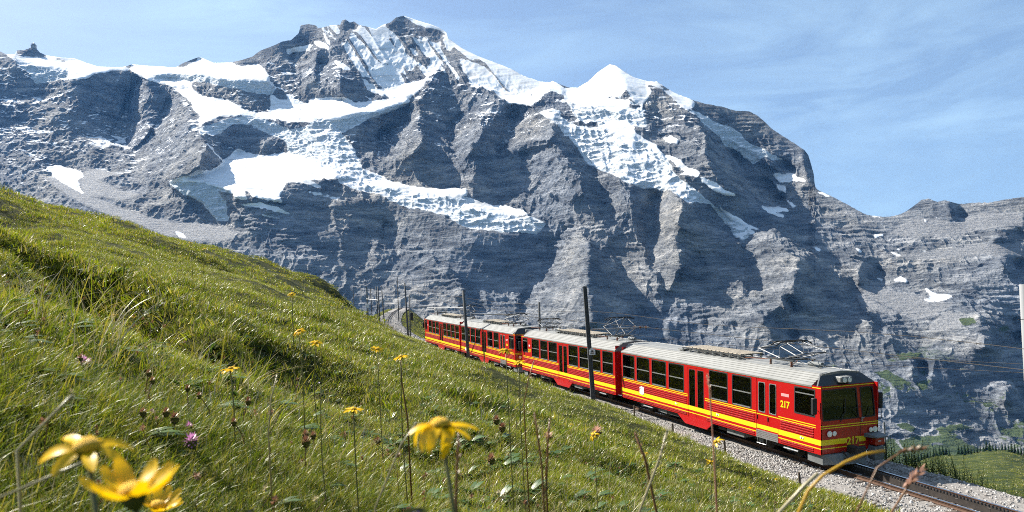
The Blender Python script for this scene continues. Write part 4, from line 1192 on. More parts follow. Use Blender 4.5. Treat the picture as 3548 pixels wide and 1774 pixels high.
# ------------------------------------------------------------------ the train
M_RED = simple('red_paint', (.41, .004, .006), .34, var=.22, vscale=2.2, coat=.25, spec=.4, dirt=(.27, .012, .010))
M_REDD = simple('red_paint_ribs', (.27, .004, .006), .38, var=.15, vscale=2.0, coat=.2)
M_YEL = simple('yellow_paint', (.74, .60, .012), .35, var=.08, vscale=2.0, coat=.3)
M_ROOF = simple('roof_grey', (.205, .208, .20), .5, var=.18, vscale=1.2, spec=.3)
M_VISOR = simple('visor_black', (.025, .03, .034), .4, var=.2, vscale=3.0)
M_RUB = simple('rubber_black', (.012, .012, .013), .6)
M_ALU = simple('window_aluminium', (.42, .43, .44), .35, metal=.7, var=.1, vscale=5.0)
M_STEEL = simple('steel_grey', (.10, .105, .11), .45, metal=.6, var=.25, vscale=6.0)
M_UNDER = simple('underframe_dark', (.030, .028, .026), .8, var=.4, vscale=4.0, bump=.3)
M_UBOX = simple('underframe_box_grey', (.15, .16, .16), .6, var=.3, vscale=3.0)
M_LAMP = simple('lamp_reflector', (.85, .87, .9), .12, metal=.3)
M_WHITE = simple('white_plate', (.75, .75, .74), .5, var=.05)
M_PINK = simple('pale_red_plate', (.62, .28, .28), .5)
M_SEAT = simple('seat_cloth', (.05, .035, .03), .9, var=.3)
M_INT = simple('interior_lining', (.10, .09, .08), .8, var=.2)
M_CER = simple('ceramic_brown', (.16, .06, .03), .35)
M_PLANK = simple('roof_grid_pale', (.34, .29, .22), .7, var=.35, vscale=7.0)
M_CAB = simple('cab_front_red', (.36, .012, .006), .35, var=.12, vscale=2.0, coat=.35)

def glass_mat(name, tint=.24, ior=1.45):
    m, n, l = new_mat(name)
    out = n.new('ShaderNodeOutputMaterial'); fr = N(n, 'ShaderNodeFresnel', IOR=ior)
    t = n.new('ShaderNodeBsdfTransparent'); t.inputs['Color'].default_value = (tint, tint * 1.05, tint * .98, 1)
    g = n.new('ShaderNodeBsdfGlossy'); g.inputs['Roughness'].default_value = .015; g.inputs['Color'].default_value = (.9, .95, 1, 1)
    nz = N(n, 'ShaderNodeTexNoise', Scale=1.3, Detail=2.0); tcn = n.new('ShaderNodeTexCoord'); l.new(tcn.outputs['Object'], nz.inputs['Vector'])
    b = N(n, 'ShaderNodeBump', Strength=.02, Distance=.05); l.new(nz.outputs['Fac'], b.inputs['Height']); l.new(b.outputs['Normal'], g.inputs['Normal'])
    mx_ = n.new('ShaderNodeMixShader'); l.new(fr.outputs[0], mx_.inputs[0]); l.new(t.outputs[0], mx_.inputs[1]); l.new(g.outputs[0], mx_.inputs[2])
    l.new(mx_.outputs[0], out.inputs['Surface'])
    return m
M_GLASS = glass_mat('window_glass')
M_SCREEN = glass_mat('windscreen_glass', .30, 1.75)

W = HALFW
Z0, ZW0, ZW1, ZC = .54, 1.60, 2.84, 2.96

def side_wall(mb, sgn, L, holes, dips, x_front):
    """side plate between skirt and cantrail with its openings left free; t runs back from the front"""
    ts = sorted({x_front, L} | {h[0] for h in holes} | {h[1] for h in holes})
    zs = sorted({Z0, ZC} | {h[2] for h in holes} | {h[3] for h in holes})
    zs = [z for z in zs if Z0 <= z <= ZC]
    y0, y1 = sgn * W, sgn * (W - .05)
    for a, b in zip(ts[:-1], ts[1:]):
        for c, d in zip(zs[:-1], zs[1:]):
            tm, zm = (a + b) / 2, (c + d) / 2
            if any(h[0] < tm < h[1] and h[2] < zm < h[3] for h in holes): continue
            mb.box(-b, -a, min(y0, y1), max(y0, y1), c, d)
    for (a0, a1, b1, b0) in dips:        # deeper apron under a door
        mb.prism([(-a0, Z0 - .002), (-a1, .19), (-b1, .19), (-b0, Z0 - .002)], 'y', min(y0, y1), max(y0, y1))

def car(name, label, L, wins, doors, cabwin, cabdoor, front_cab, group):
    """wins, doors: spans along the car; the cab is at t=0 (front_cab) or at t=L"""
    car_o = thing(name, label, 'train car', group=group)
    xf = .06
    holes = [(a, b, ZW0, ZW1) for a, b in wins] + [(a, b, .19, 2.80) for a, b in doors]
    if cabwin: holes.append((cabwin[0], cabwin[1], 1.84, 2.82))
    if cabdoor: holes.append((cabdoor[0], cabdoor[1], .88, 2.86))
    dips = [(a - .62, a - .12, b + .26, b + .92) for a, b in doors]
    b = MB()
    for sg in (-1, 1): side_wall(b, sg, L, holes, dips, xf)
    b.box(-L, -.1, -W + .06, W - .06, .80, .9)                 # floor
    ends = [L] if front_cab else [xf + .0]
    if front_cab: b.box(-L, -L + .06, -W + .052, W - .052, Z0, 3.2)
    else: b.box(-.12, -xf, -W + .052, W - .052, Z0, 3.2)
    body = b.build('body', M_RED, car_o)
    # lining, so that the saloon is dark inside
    b = MB()
    b.box(-L + .08, -.3, -W + .09, W - .09, 2.88, 2.92)
    for k in (.34, .66):
        b.box(-L * k - .03, -L * k + .03, -W + .08, W - .08, .91, 2.86)
    b.build('partition', M_INT, car_o)
    # roof with long seams
    prof = [(-W - .015, ZC - .06), (-W - .015, ZC)]
    n = 5
    for i in range(n + 1):
        y = -W + .02 + (.44) * i / n; z = ZC + .02 + .34 * i / n
        if i: prof += [(y - .012, z - .008), (y - .012, z + .012), (y + .008, z + .028), (y + .02, z + .012)]
    prof += [(-.5, 3.37), (-.48, 3.385), (-.46, 3.375), (0, 3.41)]
    prof = prof + [(-p[0], p[1]) for p in prof[-2::-1]]
    xr0 = .52 if front_cab else .04; xr1 = L - (.0 if front_cab else .5)
    b = MB(); b.prism(prof, 'x', -xr1, -xr0); roof = b.build('roof', M_ROOF, car_o)
    # ribbed plates on the lower side and painted bands
    gaps = sorted([(a - .02, c + .02) for a, c in doors] + ([(cabdoor[0] - .02, cabdoor[1] + .02)] if cabdoor else []))
    spans = []; s = .32 if front_cab else .12
    for a, c in gaps:
        spans.append((s, a)); s = c
    spans.append((s, L - (.12 if front_cab else .32)))
    for sg in (-1, 1):
        for a, c in spans:
            if c - a < .25: continue
            b = MB()
            for z in (.585, .655, 1.10, 1.19, 1.28, 1.37):
                b.prism([(sg * (W - .004), z), (sg * (W + .02), z + .014), (sg * (W + .02), z + .044), (sg * (W - .004), z + .056)], 'x', -c + .12, -a - .12)
            b.build('rib_panel', M_REDD, car_o)
        ys = lambda e: (min(sg * (W - .01), sg * (W + e)), max(sg * (W - .01), sg * (W + e)))
        full = [(.07, L - .01)]
        for z0, z1, sp, e in ((.87, 1.06, full, .0045), (.735, .768, full, .004), (1.455, 1.485, spans, .004), (1.535, 1.565, spans, .004), (2.885, 2.915, full, .004)):
            cut = []
            for a, c in sp:
                q = [(a, c)]
                if z0 < 1.4:
                    for g0, g1 in gaps:
                        nq = []
                        for u0, u1 in q:
                            if g1 < u0 or g0 > u1: nq.append((u0, u1)); continue
                            if g0 > u0: nq.append((u0, g0))
                            if g1 < u1: nq.append((g1, u1))
                        q = nq
                cut += q
            b = MB()
            for a, c in cut: b.box(-c, -a, *ys(e), z0, z1)
            b.build('stripe', M_YEL, car_o)
        # windows
        for a, c in wins:
            o = MB().ring(-c - .012, -a + .012, ZW0 - .012, ZW1 + .012, .045, .085, *ys(.006)).build('window', M_RUB, car_o)
            yg = sg * (W - .022)
            MB().box(-c, -a, min(yg, yg - sg * .006), max(yg, yg - sg * .006), ZW0, ZW1).build('pane', M_GLASS, o)
            MB().box(-c + .05, -a - .05, *ys(.004), 2.185, 2.225).box(-c + .06, -a - .06, *ys(.012), ZW0 + .008, ZW0 + .05).build('glazing_bar', M_ALU, o)
        if cabwin:
            a, c = cabwin
            o = MB().ring(-c - .012, -a + .012, 1.828, 2.832, .045, .06, *ys(.006)).build('cab_window', M_RUB, car_o)
            yg = sg * (W - .022)
            MB().box(-c, -a, min(yg, yg - sg * .006), max(yg, yg - sg * .006), 1.84, 2.82).build('pane', M_GLASS, o)
            MB().box(-c + .05, -a - .05, *ys(.004), 2.60, 2.635).build('glazing_bar', M_ALU, o)
        # saloon doors: two leaves, dark glass, deep
        for a, c in doors:
            o = MB().box(-c, -a, *sorted((sg * (W - .035), sg * (W - .03))), .19, .205).build('door', M_RUB, car_o)
            m = (a + c) / 2
            for l0, l1 in ((a, m - .008), (m + .008, c)):
                lf = MB().ring(-l1, -l0, .205, 2.80, .10, .09, sg * (W - .03), sg * (W - .012)).build('door_leaf', M_RED, o)
                # fill below the glass
                MB().box(-l1 + .08, -l0 - .08, *sorted((sg * (W - .028), sg * (W - .015))), .29, 1.06).build('kick_plate', M_RED, o)
                MB().box(-l1 + .06, -l0 - .06, *sorted((sg * (W - .026), sg * (W - .022))), 1.06, 2.72).build('pane', M_GLASS, o)
                MB().ring(-l1 + .085, -l0 - .085, 1.0, 2.725, .022, .07, *sorted((sg * (W - .024), sg * (W - .008)))).build('pane_seal', M_RUB, o)
            MB().box(-c, -a, *sorted((sg * (W - .013), sg * (W - .006))), .87, 1.06).box(-c, -a, *sorted((sg * (W - .013), sg * (W - .006))), .735, .768).build('stripe', M_YEL, o)
        if cabdoor:
            a, c = cabdoor; m = (a + c) / 2
            o = MB().box(-c, -a, *sorted((sg * (W - .035), sg * (W - .03))), .88, .89).build('cab_door', M_RUB, car_o)
            for l0, l1 in ((a, m - .006), (m + .006, c)):
                MB().ring(-l1, -l0, .885, 2.86, .13, .09, sg * (W - .03), sg * (W - .008)).build('door_leaf', M_RED, o)
                MB().box(-l1 + .1, -l0 - .1, *sorted((sg * (W - .026), sg * (W - .0115))), .99, 1.58).build('kick_plate', M_RED, o)
                MB().box(-l1 + .1, -l0 - .1, *sorted((sg * (W - .024), sg * (W - .02))), 1.58, 2.74).build('pane', M_GLASS, o)
                MB().ring(-l1 + .115, -l0 - .115, 1.56, 2.745, .025, .09, *sorted((sg * (W - .02), sg * (W + .002)))).build('pane_seal', M_ALU, o)
                MB().bbox(-l1 + .03, -l1 + .06, *sorted((sg * (W - .01), sg * (W + .02))), 1.25, 1.42, .006).build('handle', M_RUB, o)
            MB().box(-c, -a, *sorted((sg * (W - .009), sg * (W - .0035))), .90, 1.06).box(-c, -a, *sorted((sg * (W - .009), sg * (W - .0035))), 1.455, 1.485).build('stripe', M_YEL, o)
            b = MB()
            for k in range(5): b.box(-c, -a, *sorted((sg * (W - .01), sg * (W + .014))), .54 + k * .064, .588 + k * .064)
            b.build('step_grille', M_ALU, car_o)
            MB().tube([(-c + .1, sg * (W + .01), .54), (-c + .1, sg * (W + .05), .33), (-m, sg * (W + .05), .33), (-m, sg * (W + .01), .54)], .016, 6).build('footstep', M_ALU, car_o)
    # seats
    for a, c in wins:
        b = MB()
        for ty in (-.72, .72):
            b.bbox(-c - .05, -c + .07, ty - .42, ty + .42, .95, 1.85, .02); b.bbox(-c + .07, -c + .5, ty - .42, ty + .42, 1.15, 1.28, .02)
        b.build('seats', M_SEAT, car_o)
    # running gear
    for tc_ in (2.9, L - 2.7):
        o = MB().box(-tc_ - 1.35, -tc_ + 1.35, -.95, -.85, .32, .52).box(-tc_ - 1.35, -tc_ + 1.35, .85, .95, .32, .52).box(-tc_ - .3, -tc_ + .3, -.85, .85, .35, .5).build('bogie', M_UNDER, car_o)
        for dx in (-.85, .85):
            for sg in (-1, 1):
                MB().disc((-tc_ + dx, sg * .55, .36), 'y', .36, .1, 20).disc((-tc_ + dx, sg * .47, .37), 'y', .40, .03, 20).build('wheel', M_UNDER, o)
                MB().bbox(-tc_ + dx - .13, -tc_ + dx + .13, *sorted((sg * .95, sg * 1.05)), .28, .52, .02).build('axle_box', M_UBOX, o)
    for i, (t0, t1, z0, mat_) in enumerate(((4.7, 5.9, .28, M_UBOX), (5.95, 6.5, .34, M_UNDER), (9.7, 10.6, .32, M_UNDER), (10.8, 11.4, .3, M_UBOX))):
        for sg in (-1, 1):
            MB().bbox(-t1, -t0, *sorted((sg * .55, sg * 1.14)), z0, .56, .02).build('equipment_box', mat_, car_o)
    for q0, q1 in ((1.3, 2.1), (12.9, 12.0)):
        MB().tube([(-q0, -W + .05, .42), (-q1, -W + .05, .42)], .033, 8).build('air_pipe', M_ALU, car_o)
    MB().box(-L + .3, -.5, -.5, .5, .52, .80).build('underframe', M_UNDER, car_o)
    return car_o

def cab_end(car_o, x0, d, lamps=True, number=True):
    """raked cab front at x0 facing d (+1 forwards)"""
    X = lambda a: x0 + d * a
    b = MB()
    # front sheet, waist upright, upper half raked; windows left open
    def fr(z): return -.0 if z < 1.62 else -(z - 1.62) * .13
    def quad(y0, y1, z0, z1, th=.05):
        v = []
        for y, z in ((y0, z0), (y1, z0), (y1, z1), (y0, z1)):
            v += [(X(fr(z)), y, z), (X(fr(z) - th), y, z)]
        b.add(v, [(0, 2, 4, 6), (1, 7, 5, 3), (0, 1, 3, 2), (2, 3, 5, 4), (4, 5, 7, 6), (6, 7, 1, 0)])
    ws = (-1.16, .40, 1.74, 2.80); ds = (.56, 1.14, 1.74, 2.80)
    quad(-W + .0, W - .0, Z0 + .02, 1.62); quad(-W + .0, W, 1.62, 1.74)
    quad(-W, W, 2.80, 2.95)
    quad(-W, ws[0], 1.74, 2.80); quad(ws[1], ds[0], 1.74, 2.80); quad(ds[1], W, 1.74, 2.80)
    front = b.build('cab_front', M_CAB, car_o)
    for nm, (y0, y1, z0, z1) in (('windscreen', ws), ('door_window', ds)):
        o = MB(); yy = []
        m2 = MB().ring(y0 - .015, y1 + .015, z0 - .015, z1 + .015, .04, .09, 0, .05)
        # turn the frame from the side plane into the raked front plane
        m2.v = [(X(fr(z) + .008 - y), x, z) for x, y, z in m2.v]
        w = m2.build(nm, M_RUB, front)
        g = MB(); v = [(X(fr(z) - e), y, z) for e in (.02, .028) for y, z in ((y0, z0), (y1, z0), (y1, z1), (y0, z1))]
        g.add(v, [(0, 1, 2, 3), (7, 6, 5, 4), (0, 4, 5, 1), (1, 5, 6, 2), (2, 6, 7, 3), (3, 7, 4, 0)]); g.build('pane', M_SCREEN, w)
    # visor: sloping dark panel from cantrail to roof
    v = []
    for a in (0, -.07):
        v += [(X(-.16 + a), -W, 2.95), (X(-.16 + a), W, 2.95), (X(-.52 + a), W - .44, 3.345), (X(-.52 + a), 0, 3.405), (X(-.52 + a), -W + .44, 3.345)]
    MB().add(v, [(0, 1, 2, 3, 4), (9, 8, 7, 6, 5), (0, 5, 6, 1), (1, 6, 7, 2), (2, 7, 8, 3), (3, 8, 9, 4), (4, 9, 5, 0)]).build('visor', M_VISOR, car_o)
    MB().box(min(X(-.17), X(-.6)), max(X(-.17), X(-.6)), -W + .005, W - .005, 2.90, 2.945).build('cantrail_end', M_RED, car_o)
    # bands on the front
    fs = lambda y0, y1, z0, z1, e=.005: MB().box(*sorted((X(fr(z0) - .01), X(fr(z0) + e))), y0, y1, z0, z1)
    for y0, y1, z0, z1 in ((-W, -.14, .87, 1.06), (.40, .70, .87, 1.06), (-W, -.14, .735, .768), (.40, .68, .735, .768), (-W, W, 1.455, 1.485), (-W, W, 1.535, 1.565), (-W, W, 2.885, 2.912)):
        fs(y0, y1, z0, z1, .005 if z1 < 2 else .012).build('stripe', M_YEL, front)
    if number:
        me = text_mesh('number', '217', .36, .003, .012); me.materials.append(M_YEL)
        o = obj('number', me, None, front, (X(.007), .13, .93), (R(90), 0, R(90) if d > 0 else R(-90)))
    # lamps
    for y, big in ((-.93, 1), (-.72, 0), (.90, 0), (1.09, 1)):
        r = .105 if big else .085
        o = MB().disc((X(.012), y, 1.27), 'x', r + .018, .05, 18).build('headlight', M_CAB, front)
        MB().disc((X(.03), y, 1.27), 'x', r, .05, 18).disc((X(.058), y, 1.27), 'x', r * .55, .02, 14).build('lens', M_LAMP, o)
    o = MB().bbox(*sorted((X(-.05), X(-.42))), -.36, .16, 3.02, 3.24, .03).build('roof_lamp', M_ROOF, car_o)
    for y in (-.2, 0.02): MB().disc((X(-.045), y, 3.12), 'x', .085, .03, 16).build('lens', M_LAMP, o)
    # wipers, handrail, door handle, seam
    MB().tube([(X(.04), -.45, 1.66), (X(-.03), -.2, 2.0)], .014, 5).tube([(X(-.01), -.2, 1.95), (X(-.10), -.12, 2.45)], .016, 5).build('wiper', M_RUB, front)
    MB().tube([(X(.03), .47, 1.68), (X(.02), .1, 2.1), (X(-.01), .55, 2.13)], .014, 5).tube([(X(.02), .75, 1.72), (X(-.02), .95, 2.1)], .012, 5).build('wiper', M_RUB, front)
    MB().box(*sorted((X(-.01), X(.004))), .455, .47, .9, 1.62).build('door_seam', M_RUB, front)
    MB().bbox(*sorted((X(0), X(.04))), .50, .62, 1.70, 1.73, .008).bbox(*sorted((X(0), X(.03))), .50, .54, 1.58, 1.76, .008).build('door_handle', M_ALU, front)
    MB().tube([(X(-.02), W - .02, 1.6), (X(.08), W + .06, 1.65), (X(.06), W + .06, 2.15), (X(-.06), W - .02, 2.2)], .018, 6).build('handrail', M_RUB, front)
    # step platform, lower red box and coupler
    MB().add([(X(0), .62, 1.16), (X(0), W + .03, 1.16), (X(.45), W + .03, 1.07), (X(.45), .80, 1.07), (X(0), .62, 1.02), (X(0), W + .03, 1.02), (X(.45), W + .03, 1.03), (X(.45), .80, 1.03)],
             [(0, 1, 2, 3), (7, 6, 5, 4), (0, 4, 5, 1), (1, 5, 6, 2), (2, 6, 7, 3), (3, 7, 4, 0)]).build('step_platform', M_UBOX, front)
    MB().bbox(*sorted((X(.02), X(.34))), .84, W - .02, .74, 1.02, .02).build('step_box', M_CAB, front)
    MB().bbox(*sorted((X(.0), X(.34))), .80, W - .03, .22, .70, .02).build('lower_box', M_UBOX, front)
    MB().box(*sorted((X(.338), X(.345))), .95, 1.08, .88, .92).build('plate', M_WHITE, front)
    MB().bbox(*sorted((X(-.1), X(.5))), -.14, .14, .55, .78, .03).bbox(*sorted((X(.45), X(.56))), -.22, .22, .5, .84, .04).tube([(X(.05), .35, .6), (X(.4), .42, .5), (X(.2), .46, .35)], .025, 6).tube([(X(.05), -.35, .6), (X(.35), -.42, .45), (X(.2), -.46, .35)], .025, 6).build('coupler', M_UNDER, front)
    # track clearer
    v = [(X(-.05), -W + .12, .54), (X(.0), .55, .54), (X(-.05), -W + .12, .16), (X(.32), .45, .16), (X(-.8), -W + .1, .54), (X(-.8), -W + .1, .2), (X(.28), -W + .5, .20), (X(.12), -W + .5, .54)]
    MB().add(v, [(0, 7, 6, 2), (7, 1, 3, 6), (0, 2, 5, 4), (0, 4, 1, 7), (2, 6, 3, 5)]).build('track_clearer', M_UBOX, front)
    # mirrors
    for sg in (-1, 1):
        MB().tube([(X(-.15), sg * W, 2.1), (X(-.12), sg * (W + .16), 2.1)], .014, 6).bbox(*sorted((X(-.20), X(-.06))), *sorted((sg * (W + .10), sg * (W + .28))), 1.98, 2.56, .02).build('mirror', M_RUB, car_o)
    # driver's desk
    MB().bbox(*sorted((X(-.35), X(-.8))), -1.0, .4, 1.3, 1.72, .03).build('desk', M_UBOX, car_o)

def pantograph(car_o, t, h, spread):
    """half-raised diamond pantograph with base, insulators, crossed arms and contact head"""
    o = MB().box(-t - .75, -t + .75, -.52, -.46, 3.56, 3.62).box(-t - .75, -t + .75, .46, .52, 3.56, 3.62).box(-t - .35, -t - .27, -.5, .5, 3.56, 3.62).box(-t + .27, -t + .35, -.5, .5, 3.56, 3.62).build('pantograph', M_STEEL, car_o)
    for dx in (-.62, .62):
        for y in (-.49, .49):
            b = MB()
            for k in range(4): b.disc((-t + dx, y, 3.39 + k * .045), 'z', .06 - .012 * (k % 2), .022, 10)
            b.tube([(-t + dx, y, 3.36), (-t + dx, y, 3.57)], .03, 8).build('insulator', M_CER, o)
    zk = 3.64 + h * .48; zt_ = 3.64 + h
    for sx in (-1, 1):
        b = MB()
        for y in (-.42, .42):
            b.tube([(-t + sx * .16, y, 3.64), (-t + sx * spread, y * 1.25, zk)], .024, 6)
            b.tube([(-t + sx * spread, y * 1.25, zk), (-t + sx * .14, y * .9, zt_)], .018, 6)
        b.tube([(-t + sx * spread, -.54, zk), (-t + sx * spread, .54, zk)], .02, 6)
        b.tube([(-t + sx * .16, -.42, 3.64), (-t + sx * spread, .5, zk)], .013, 5).tube([(-t + sx * spread, -.5, zk), (-t + sx * .14, .38, zt_)], .012, 5)
        b.build('arm', M_STEEL, o)
    b = MB()
    for sx in (-.16, .16):
        b.tube([(-t + sx, -.85, zt_ - .1), (-t + sx, -.6, zt_ + .03), (-t + sx, .6, zt_ + .03), (-t + sx, .85, zt_ - .1)], .026, 6)
    for y in (-.4, .4): b.tube([(-t - .16, y, zt_ + .02), (-t + .16, y, zt_ + .02)], .015, 5)
    b.build('contact_head', M_UNDER, o)
    MB().tube([(-t + .9, .1, 3.5), (-t + 1.6, .1, 3.5)], .085, 10).tube([(-t + 1.5, -.2, 3.5), (-t + 1.9, .3, 3.46)], .03, 6).build('cylinder', M_UBOX, o)
    MB().tube([(-t - .7, -.2, 3.6), (-t - 1.2, -.3, 3.5), (-t - 2.4, -.45, 3.46)], .016, 5).build('cable', M_CER, o)
    MB().tube([(-t + .6, -.2, 3.6), (-t + .75, -.55, 3.46)], .016, 5).build('cable', M_CER, o)

def roof_grid(car_o, t0, t1):
    """braking resistors: rows of pale slats on feet"""
    o = MB().box(-t1, -t0, -.62, -.58, 3.50, 3.55).box(-t1, -t0, .5, .54, 3.50, 3.55).box(-t1, -t0, -.06, -.02, 3.50, 3.55).build('resistor_frame', M_STEEL, car_o)
    k = 0; t = t0 + .05
    while t < t1 - .25:
        MB().bbox(-t - .24, -t, -.60, .52, 3.56, 3.60, .008).build('slat', M_PLANK, o); t += .31; k += 1
    b = MB(); t = t0 + .2
    while t < t1:
        for y in (-.6, .52):
            b.tube([(-t, y, 3.34), (-t, y, 3.52)], .035, 8).disc((-t, y, 3.44), 'z', .06, .03, 8)
        t += .62
    b.build('insulator', M_ALU, o)
    MB().box(-t1 - .4, -t1 + .1, -.6, .5, 3.40, 3.46).build('hatch', M_ROOF, car_o)

CARS_A = dict(L=15.2, wins=[(4.02, 5.31), (5.63, 6.99), (9.02, 10.36), (10.60, 11.96), (12.20, 13.50), (13.74, 15.02)], doors=[(7.34, 8.69)], cabwin=(.36, 1.45), cabdoor=(2.38, 3.70), front_cab=True)
CARS_B = dict(L=14.65, wins=[(.31, 1.60), (1.85, 3.15), (3.38, 4.70), (4.94, 6.30), (8.16, 9.54), (9.76, 11.02), (11.29, 12.63)], doors=[(6.53, 7.93)], cabwin=(13.45, 14.40), cabdoor=None, front_cab=False)

def place_car(o, t0, sx=1.0, end=14.9):
    # the car rests on the line between its two ends
    zc = lambda t: np.interp(t, [0, 15.05, 30.1, 45.15, 60.2], CAN_Z) - CAN_H
    p0 = np.array([*(C0 + TD * t0), zc(t0)]); p1 = np.array([*(C0 + TD * (t0 + end)), zc(t0 + end)])
    x = Vector(p0 - p1).normalized(); y = Vector((TN[0], TN[1], 0)); z = x.cross(y).normalized(); y = z.cross(x)
    m = Matrix(((x.x, y.x, z.x, p0[0]), (x.y, y.y, z.y, p0[1]), (x.z, y.z, z.z, p0[2]), (0, 0, 0, 1)))
    o.matrix_world = m @ Matrix.Diagonal((sx, 1, 1, 1))

GRP = 'cars of the red mountain train'
car1 = car('train_car', 'leading red train car with cab front, headlights and number 217', group=GRP, **CARS_A)
cab_end(car1, -.06, 1)
pantograph(car1, 3.2, .62, 1.35); roof_grid(car1, 5.6, 10.2)
for y in (-1,):
    me = text_mesh('number', '217', .34, .002, .012); me.materials.append(M_YEL)
    obj('number', me, None, car1, (-1.98, -W - .006, 2.05), (R(90), 0, 0))
MB().box(-2.2, -1.76, -W - .006, -W + .01, 2.36, 2.47).build('name_plate', M_PINK, car1)
o = MB().prism([(-13.2, 1.10), (-13.17, 1.0), (-12.97, .96), (-12.77, 1.0), (-12.74, 1.10), (-12.77, 1.24), (-12.74, 1.32), (-12.85, 1.35), (-12.97, 1.38), (-13.09, 1.35), (-13.2, 1.32), (-13.17, 1.24)], 'y', -W - .022, -W + .01).build('crest', M_WHITE, car1)
for x, z in ((-13.05, 1.1), (-12.9, 1.1), (-12.97, 1.24), (-13.08, 1.26), (-12.86, 1.26)):
    MB().disc((x, -W - .024, z), 'y', .022, .008, 8).build('dot', M_STEEL, o)
for t in (9.75, 6.4, 1.1):
    MB().disc((-t, -W - .008, .99), 'y', .045, .02, 10).disc((-t + .12, -W - .008, .98), 'y', .03, .02, 10).build('socket', M_WHITE, car1)
car2 = car('train_car', 'second red train car, behind the leading one, with the mast before it', group=GRP, **CARS_B)
cab_end(car2, -14.65 + .06, -1, number=False)
pantograph(car2, 1.9, .95, 1.0); pantograph(car2, 12.4, .5, .8); roof_grid(car2, 4.0, 9.6)
me = text_mesh('number', '217', .30, .002, .012); me.materials.append(M_YEL)
obj('number', me, None, car2, (-13.08, -W - .006, 1.98), (R(90), 0, 0))
MB().box(-13.2, -12.98, -W - .006, -W + .01, 2.28, 2.40).build('name_plate', M_WHITE, car2)
car3 = copy_tree(car1, None, skip=('number', 'crest', 'socket'))
tag(car3, 'third red train car, its shaded cab facing the second car')
car4 = copy_tree(car2, None, skip=('number',))
tag(car4, 'last red train car, farthest up the line')
MB().box(-1.92, -1.80, -W - .006, -W + .01, 2.36, 2.5).build('name_plate', M_WHITE, car3)
MB().box(-2.1, -1.8, -W - .006, -W + .01, 1.98, 2.14).build('number_plate', M_YEL, car3)
MB().box(-13.9, -13.2, -W - .02, -W + .01, .78, 1.0).build('notice_board', M_WHITE, car3)
place_car(car1, 0.0, 1.0, 15.2); place_car(car2, 15.8, 1.0, 14.65); place_car(car3, 31.75, .955, 14.5); place_car(car4, 46.6, .94, 13.8)
MB().box(-15.75, -15.2, -.62, .62, .9, 3.0).build('gangway_bellows', M_RUB, car1)
MB().box(-15.75, -15.2, -.62, .62, .9, 3.0).build('gangway_bellows', M_RUB, car3)
# ------------------------------------------------------------------ track and ballast
M_RAIL = simple('rail_rust', (.10, .055, .035), .6, metal=.3, var=.35, vscale=5.0)
M_RTOP = simple('rail_polished', (.5, .5, .5), .22, metal=1.0)
M_RACK = simple('rack_steel', (.07, .06, .055), .5, metal=.5, var=.3, vscale=6.0)
M_SLEEP = simple('sleeper_steel', (.09, .07, .055), .75, var=.35, vscale=5.0)
M_BAL = simple('ballast_ground', (.22, .205, .19), .95, var=.45, vscale=9.0, bump=.9, bscale=14.0)

def stone_mat():
    m, n, l = new_mat('ballast_stone')
    out = n.new('ShaderNodeOutputMaterial'); p = n.new('ShaderNodeBsdfPrincipled'); p.inputs['Roughness'].default_value = .9; p.inputs['Specular IOR Level'].default_value = .2
    oi = n.new('ShaderNodeObjectInfo'); r = n.new('ShaderNodeValToRGB'); e = r.color_ramp.elements
    e[0].color = (.15, .135, .125, 1); e[1].color = (.50, .48, .455, 1); x = e.new(.5); x.color = (.31, .295, .28, 1)
    l.new(oi.outputs['Random'], r.inputs['Fac']); l.new(r.outputs['Color'], p.inputs['Base Color']); l.new(p.outputs['BSDF'], out.inputs['Surface'])
    return m
M_STONE = stone_mat()

track = thing('railway_track', 'rack railway track with two rails and a toothed middle rail', 'railway track')
def sweep(name, off, prof, s, mats, parent, mi):
    """sweep a profile (across, up) along the line"""
    P, T, NN = track_at(s); k = len(prof); V = []
    for i in range(len(s)):
        for a, h in prof: V.append(P[i] + NN[i] * (off + a) + np.array([0, 0, h]))
    F = []; M = []
    for i in range(len(s) - 1):
        for j in range(k):
            q = (j + 1) % k; F.append((i * k + j, i * k + q, (i + 1) * k + q, (i + 1) * k + j)); M.append(mi[j])
    me = bpy.data.meshes.new(name); me.from_pydata([tuple(v) for v in V], [], F)
    for m in mats: me.materials.append(m)
    me.polygons.foreach_set('material_index', M); me.update()
    return obj(name, me, None, parent)
_s = np.concatenate([np.arange(0, 92, 2.0), np.arange(92, _tl[-1], 4.0)])
rp = [(-.06, -.14), (-.06, -.12), (-.012, -.10), (-.012, -.035), (-.034, -.028), (-.034, 0), (.034, 0), (.034, -.028), (.012, -.035), (.012, -.10), (.06, -.12), (.06, -.14)]
for o_ in (-.535, .535):
    sweep('rail', o_, rp, _s, (M_RAIL, M_RTOP), track, [0, 0, 0, 0, 0, 1, 0, 0, 0, 0, 0, 0])
rack = sweep('rack_rail', 0, [(-.03, -.14), (-.03, .05), (.03, .05), (.03, -.14)], _s, (M_RACK,), track, [0, 0, 0, 0])
b = MB()
for s in np.arange(.3, 30, .12):
    p, t, nn = track_at(s)
    t2 = t[:2] / np.linalg.norm(t[:2])
    c = [p + nn * a + np.array([t2[0] * q, t2[1] * q, h]) for (q, h) in ((-.04, .05), (.04, .05), (.018, .115), (-.018, .115)) for a in (-.035, .035)]
    b.add(c, [(0, 1, 3, 2), (2, 3, 5, 4), (4, 5, 7, 6), (6, 7, 1, 0), (0, 2, 4, 6), (1, 7, 5, 3)])
tag(b.build('rack_teeth', M_RACK, rack), kind='stuff')
